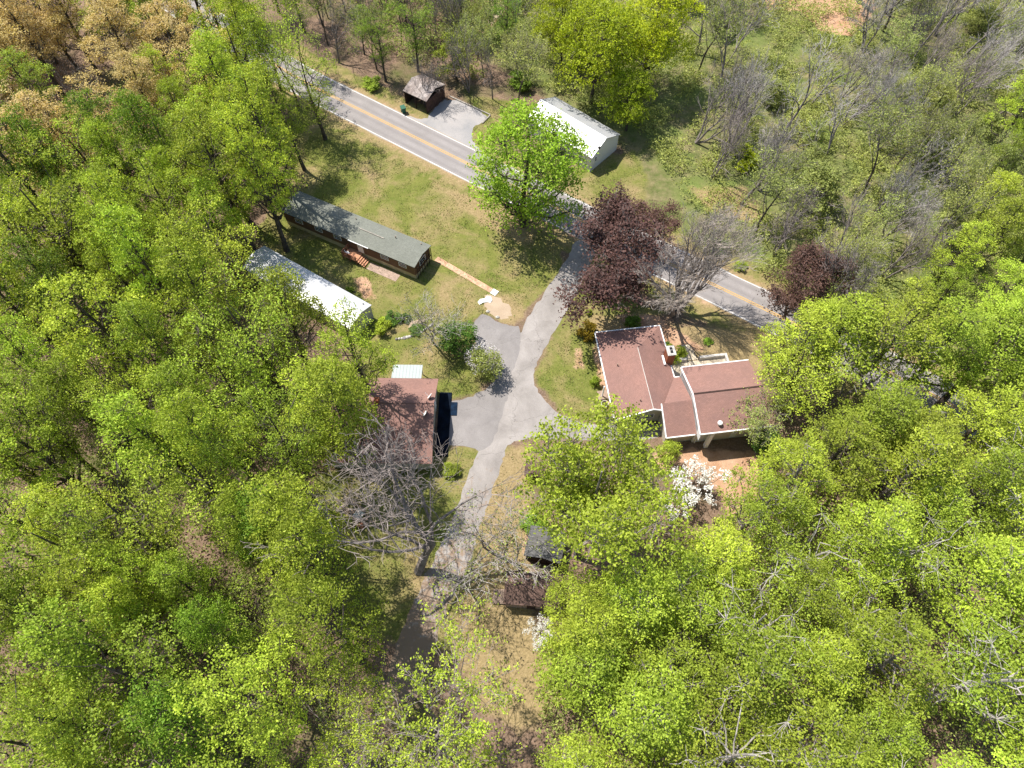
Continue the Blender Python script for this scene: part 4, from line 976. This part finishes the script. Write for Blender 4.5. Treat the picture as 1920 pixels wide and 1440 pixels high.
for x, y, H, R, kd, lb in ((440, 70, 22, 4.8, 'wood', 'tall green tree hiding the upper end of the road'), (395, 10, 22, 4.8, 'wood', 'tall green tree at the top edge left of the road'), (340, -50, 22, 4.6, 'wood', 'green tree cut by the top edge over the hidden road'), (480, 30, 20, 4.0, 'airy', 'slim tree in front of the road at its upper end'),
        (420, 150, 24, 5.0, 'wood', 'tall green tree towering left of the upper road'), (300, -90, 22, 5.0, 'airy', 'open green tree over the road beyond the top edge'), (545, 20, 17, 4.0, 'sparse', 'thin tree between the road and the top edge'), (480, 215, 25, 5.0, 'wood', 'tallest green tree at the upper end of the lawn'),
        (470, 300, 25, 4.8, 'wood', 'tall green tree overhanging the end of the green-roofed mobile home'), (560, 1075, 25, 4.8, 'wood', 'tall tree on the wood edge left of the lane'), (615, 1180, 25, 4.6, 'wood', 'tall tree at the lower end of the wood edge left of the lane'), (535, 985, 25, 4.8, 'wood', 'tall tree on the wood edge left of the huge leafless one'),
        (645, 770, 24, 5.2, 'wood', 'tall tree overhanging the left part of the brown house roof'), (655, 650, 20, 4.4, 'wood', 'green tree over the lower corner of the white-roofed mobile home'), (1105, 1190, 18, 5.0, 'wood', 'bright tree right of the umber-roofed outbuilding'), (1060, 1260, 17, 4.8, 'wood', 'bright tree below the small white dogwood'), (1078, 1118, 13, 3.6, 'wood', 'leafy tree covering the right half of the umber-roofed outbuilding')):
    T(kd, x, y, H, R, lb, clear=R * .6)
# shrubs in the gardens
for x, y, R, H, mt, lb in ((1106, 630, 1.45, 1.7, 'leaf_yellow', 'round golden-yellow bush at the corner of the bedroom wing'), (1268, 668, 1.5, 1.5, 'leaf', 'bright green bush beside the brick chimney'),
        (1113, 722, .75, 1.4, 'leaf', 'small bright shrub on the lawn west of the large house'), (1105, 588, .5, .7, 'leaf', 'tiny shrub on the lawn near the purple tree'), (1182, 607, 1.2, .9, 'leaf_deep', 'low green shrub north of the bedroom wing'),
        (741, 600, 1.3, .9, 'leaf_dark', 'dark leafy clump on the left in the stone-edged bed'), (764, 597, .8, .8, 'leaf_dark', 'smaller dark clump beside the pale slab of the bed'), (718, 622, 1.3, 1.7, 'leaf', 'bright green bush at the end of the white-roofed mobile home'),
        (778, 618, 1.1, .5, 'leaf_dark', 'low dark edging plants in front of the stone-edged bed'), (655, 545, .6, .6, 'leaf_deep', 'tiny round shrub beside the white-roofed mobile home'), (1398, 303, 2.6, 2.6, 'leaf_lime', 'rounded yellow-green bush in the meadow right of the white building'),
        (1143, 383, 1.3, 1.2, 'leaf_lime', 'bright bush on the far verge behind the purple trees'), (1247, 652, .7, .8, 'leaf_dark', 'small dark shrub against the chimney side of the bedroom wing'), (700, 165, 1.8, 1.3, 'leaf', 'low bright shrub on the far road verge left of the bin'),
        (1325, 640, .7, .5, 'leaf_deep', 'little green clump on the clay bank above the patio'), (1008, 985, 1.6, 1.1, 'leaf_deep', 'low green bush just north of the charcoal shed'), (845, 890, 1.2, 1.0, 'leaf', 'green bush at the lower corner of the dark side strip'),
        (1350, 470, 1.6, 1.5, 'leaf_deep', 'green shrub on the far verge right of the many-stemmed tree'), (1385, 500, 1.0, .9, 'leaf', 'small bright shrub on the far road verge'), (980, 165, 2.4, 2.2, 'leaf_deep', 'mid green shrub at the back of the gravel pad')):
    T('shrub', x, y, H, R, lb, crown=False, name='garden_shrub', cat='shrub', mats={'foliage': mt}, clear=R * .7)

# ------------------------------------------------------------------ woods: one object per tree
def inside(poly, x, y):
    c = False; n = len(poly)
    for i in range(n):
        (x0, y0), (x1, y1) = poly[i], poly[(i + 1) % n]
        if (y0 > y) != (y1 > y) and x < (x1 - x0) * (y - y0) / (y1 - y0) + x0: c = not c
    return c
FP = [[(-36, 62), (-18, 54), (-13, 65), (-33, 76)], [(-23, 33), (-6, 33), (-6, 46.5), (-23, 46.5)]]     # building plots kept free of stems
def free(x, y, rr):
    if min((x - p[0]) ** 2 + (y - p[1]) ** 2 for p in RC[::2]) < 4.7 ** 2: return False
    if any(inside(f, x, y) for f in FP): return False
    return all((x - a) ** 2 + (y - b) ** 2 > ((c + rr) * .72) ** 2 for a, b, c in TAKEN)
def wood(poly, gap, pick, seed):
    rg = random.Random(seed); n = 0
    g = gap * .82; ys = -40.0
    while ys < 175:
        xs = -150.0 + (g / 2 if int((ys + 40) / g) % 2 else 0)
        while xs < 150:
            x = xs + rg.uniform(-.38, .38) * gap; y = ys + rg.uniform(-.38, .38) * gap; xs += g * 1.15
            kind, H, R, lab, grp, kw = pick(rg, x, y)
            px, py = pix(x, y, H * .68)
            if 1400 < px < 1650 and py < 100: continue
            if not (-110 < px < 2030 and -110 < py < 1560) or not inside(poly, px, py) or not free(x, y, R * .55): continue
            TAKEN.append((x, y, R * .55)); tree(kind, (x, y), H, R, lab, group=grp, **dict({'lean': (rg.uniform(-.04, .04), rg.uniform(-.04, .04))}, **kw)); n += 1
        ys += g
    print('wood', n)
POLY_L = [(-300, 280), (120, 270), (200, 235), (300, 215), (360, 120), (420, 100), (470, 180), (520, 260), (530, 330), (490, 385), (440, 430), (445, 520), (535, 640), (590, 690), (590, 760), (560, 800), (520, 880), (530, 960), (540, 1060), (570, 1160), (620, 1260), (620, 1700), (-300, 1700)]
POLY_G = [(-300, -200), (400, -200), (410, 100), (350, 120), (300, 215), (200, 235), (120, 270), (-300, 280)]
POLY_T = [(400, -200), (560, -200), (520, 60), (470, 180), (410, 130)]
POLY_M = [(560, -200), (1020, -200), (1020, 60), (960, 130), (860, 110), (720, 80), (640, 50), (560, 30)]
POLY_R = [(1040, 1330), (1075, 1200), (1140, 1110), (1230, 1040), (1330, 1010), (1440, 950), (1470, 880), (1540, 800), (1560, 700), (1640, 710), (1760, 770), (1900, 850), (2300, 1000), (2300, 1700), (1010, 1700)]
POLY_U = [(1540, 600), (1680, 555), (1900, 545), (2300, 545), (2300, 1000), (1900, 850), (1760, 770), (1640, 700), (1550, 680)]
POLY_N = [(1330, -200), (2300, -200), (2300, 570), (1800, 545), (1640, 510), (1450, 430), (1400, 290), (1270, 200), (1300, 60)]
def pk_l(rg, x, y):
    a = rg.random(); H = rg.uniform(17, 26); R = H * rg.uniform(.165, .235); px, py = pix(x, y, H * .68)
    zone = 'the left edge of the wood' if px < 220 else ('the wood behind the mobile homes' if py < 700 else ('the wood below the brown house' if py > 1000 else 'the wood left of the brown house'))
    if a < .5: return 'wood', H, R, 'tall fresh green tree with full crown in ' + zone, 'full green trees in ' + zone, {}
    if a < .9: return 'airy', H * .95, R, 'tall green tree with open see-through crown in ' + zone, 'open green trees in ' + zone, {}
    return 'wood', H * .9, R * .9, 'deeper green tree among the brighter ones in ' + zone, 'deeper green trees in ' + zone, {'mats': {'crown': 'leaf_deep'}}
def pk_g(rg, x, y):
    a = rg.random(); H = rg.uniform(15, 20); R = H * rg.uniform(.28, .35)
    if a < .66: return ('wood' if a < .25 else 'airy'), H, R, 'golden spring-leafed tree in the upper left wood', 'golden trees in the upper left wood', {'mats': {'crown': 'leaf_gold'}}
    if a < .9: return 'wood', H, R * .8, 'green tree standing among the golden trees, upper left', 'green trees among the golden ones', {}
    return 'bare', H * .8, R * .8, 'leafless grey tree standing among the golden trees', 'leafless trees among the golden ones', {'name': 'bare_tree'}
def pk_t(rg, x, y):
    H = rg.uniform(17, 21); return 'airy', H, H * .21, 'tall slim green tree on the wood edge left of the road, at the top', 'slim green trees at the top left of the road', {'mats': {'crown': 'leaf'}}
def pk_m(rg, x, y):
    a = rg.random(); H = rg.uniform(9, 14); R = H * rg.uniform(.24, .32)
    if a < .4: return 'bare', H, R, 'grey leafless tree in the thin wood behind the weathered shed', 'leafless trees behind the weathered shed', {'name': 'bare_tree'}
    if a < .75: return 'sparse', H, R, 'thin tree with scattered green leaves behind the weathered shed', 'thinly leafed trees behind the weathered shed', {'mats': {'crown': 'leaf_pale'}}
    return 'airy', H, R * .9, 'small green tree with open crown behind the weathered shed', 'open green trees behind the weathered shed', {'mats': {'crown': 'leaf_deep'}}
def pk_r(rg, x, y):
    a = rg.random(); H = rg.uniform(15, 20); R = H * rg.uniform(.25, .33); px, py = pix(x, y, H * .68)
    zone = 'the wood beside the garage' if py < 1080 else ('the lower right corner wood' if px > 1500 else 'the wood right of the budding trees')
    if a < .7: return 'wood', H, R, 'bright green full-crowned tree in ' + zone, 'full green trees in ' + zone, {'mats': {'trunk': 'bark_grey', 'crown': 'leaf'}}
    return 'airy', H, R, 'light green open-crowned tree with pale stem in ' + zone, 'open green trees in ' + zone, {'mats': {'trunk': 'bark_pale', 'crown': 'leaf'}}
def pk_u(rg, x, y):
    H = rg.uniform(14, 18); return 'wood', H, H * .28, 'full yellow-green tree beyond the road on the right side', 'full trees beyond the road on the right', {'mats': {'crown': 'leaf'}}
def pk_n(rg, x, y):
    a = rg.random(); H = rg.uniform(10, 17); R = H * rg.uniform(.26, .34); px, py = pix(x, y, H * .6)
    if (px > 1830 and 200 < py < 460 and a < .5) or (px > 1700 and py > 470): return 'wood', H, R * .9, 'full green tree on the right edge beyond the meadow', 'full green trees on the right edge beyond the meadow', {}
    side = 'the upper meadow thicket' if py < 200 else 'the lower meadow thicket'
    if a < .66: return 'bare', H, R * 1.15, 'grey leafless leaning tree in ' + side + ' on the right', 'leafless trees in ' + side, {'name': 'bare_tree', 'lean': (rg.uniform(-.1, .1), rg.uniform(0, .3)), 'mats': {'branches': rg.choice(('bark_pale', 'bark_pale', 'bark_mid'))}}
    if a < .84: return 'small', H * .45, R * .8, 'pale green bushy tree in ' + side + ' on the right', 'pale bushy trees in ' + side, {'name': 'bushy_tree'}
    return 'sparse', H, R, 'thinly leafed olive tree in ' + side + ' on the right', 'thinly leafed trees in ' + side, {'mats': {'crown': 'leaf_pale'}}
wood(POLY_G, 7.4, pk_g, 1); wood(POLY_T, 5.6, pk_t, 2); wood(POLY_M, 5.3, pk_m, 3); wood(POLY_L, 6.0, pk_l, 4)
wood(POLY_R, 6.5, pk_r, 5); wood(POLY_U, 6.4, pk_u, 6); wood(POLY_N, 5.9, pk_n, 7)

# ------------------------------------------------------------------ ground cover of the woods (uncountable)
def cover(name, polys, n, zmax, size, mat, label, seed, z0=0.02):
    rg = np.random.default_rng(seed); out = []
    while sum(map(len, out)) < n:
        x = rg.uniform(-120, 120, 40000); y = rg.uniform(-15, 150, 40000)
        ok = np.zeros(x.shape, bool)
        for p in polys: ok |= sdf(wpoly(p) if max(abs(q[0]) for q in p) > 200 else p, x, y) > 0
        d = np.full(x.shape, 1e9)
        for p in RC[::3]: d = np.minimum(d, np.hypot(x - p[0], y - p[1]))
        ok &= d > 4.6
        for f in FP: ok &= sdf(f, x, y) < 0
        nz = np.sin(x * .5 + 2 * np.sin(y * .23)) * np.sin(y * .43 + 1.7 * np.sin(x * .31)) + rg.normal(size=x.shape) * .35
        ok &= nz > .1
        out.append(np.c_[x[ok], y[ok], rg.uniform(z0, zmax, ok.sum()) ** 1])
    c = np.concatenate(out)[:n // 6]
    c = np.repeat(c, 6, 0) + rg.normal(size=(len(c) * 6, 3)) * np.array([.28, .28, .08]); c[:, 2] = np.maximum(c[:, 2], z0)
    o = link(name, leaves_mesh(name, c, size, rg), None, M[mat])
    tag(o, label, 'undergrowth', kind='stuff')
LW = [[(560, -60), (1020, -60), (1010, 60), (960, 130), (900, 150), (840, 130), (760, 120), (640, 60)], [(-300, 200), (470, 160), (560, 250), (540, 380), (470, 440), (600, 640), (560, 800), (560, 900), (620, 1200), (640, 1700), (-300, 1700)]]
RW = [[(1010, 1290), (1140, 1120), (1330, 1010), (1470, 860), (1600, 780), (2000, 900), (2300, 1000), (2300, 1700), (1010, 1700)]]
NW = [[(820, 0), (1010, -70), (2300, -70), (2300, 800), (1800, 690), (1560, 600), (1400, 500), (1300, 400), (1200, 250), (1000, 160), (880, 150)]]
cover('undergrowth', LW, 150000, 3.6, .14, 'leaf_pale', 'low green undergrowth on the brown floor of the left wood', 21)
cover('undergrowth', RW, 60000, 3.2, .14, 'leaf_pale', 'low green undergrowth on the floor of the right wood', 22)
cover('thicket', NW, 230000, 2.2, .14, 'leaf_pale', 'tangled low green brush covering the meadow on the upper right', 23)

# loose grass tufts and weeds on the mown areas
def grass():
    rg = np.random.default_rng(77); out = []
    x = rg.uniform(-45, 50, 420000); y = rg.uniform(8, 105, 420000); ok = np.zeros(x.shape, bool)
    for p in LAWN: ok |= sdf(wpoly(p), x, y) > .2
    nz = np.sin(x * .9 + 2 * np.sin(y * .5)) * np.sin(y * .8 + 1.7 * np.sin(x * .6)) + rg.normal(size=x.shape) * .5
    ok &= nz > .15
    d = np.full(x.shape, 1e9)
    for p in RC[::2]: d = np.minimum(d, np.hypot(x - p[0], y - p[1]))
    ok &= d > 3.7
    for nm in ('driveway', 'driveway_apron', 'parking_pad', 'gravel_drive', 'sand_patch'):
        me = bpy.data.meshes[nm]; bd = [v.co for v in me.vertices]
        ok &= sdf(bd, x, y) < -.1
    x, y = x[ok], y[ok]; k = len(x) // 2
    for nm, sl_, mat in (('grass', slice(0, k), 'leaf_tuft'), ('weeds', slice(k, int(k * 1.12)), 'leaf_deep')):
        c = np.c_[x[sl_], y[sl_], rg.uniform(.02, .07, len(x[sl_]))]
        tag(link(nm, leaves_mesh(nm, c, .085, rg, .2), None, M[mat]), 'short mown grass tufts on the lawns round the driveway' if nm == 'grass' else 'darker green weeds scattered through the lawns', 'grass', kind='stuff')
M['leaf_tuft'] = m_leaf('grass_tuft', (0.13, 0.15, 0.035), (0.30, 0.26, 0.10), 0.2)
grass()
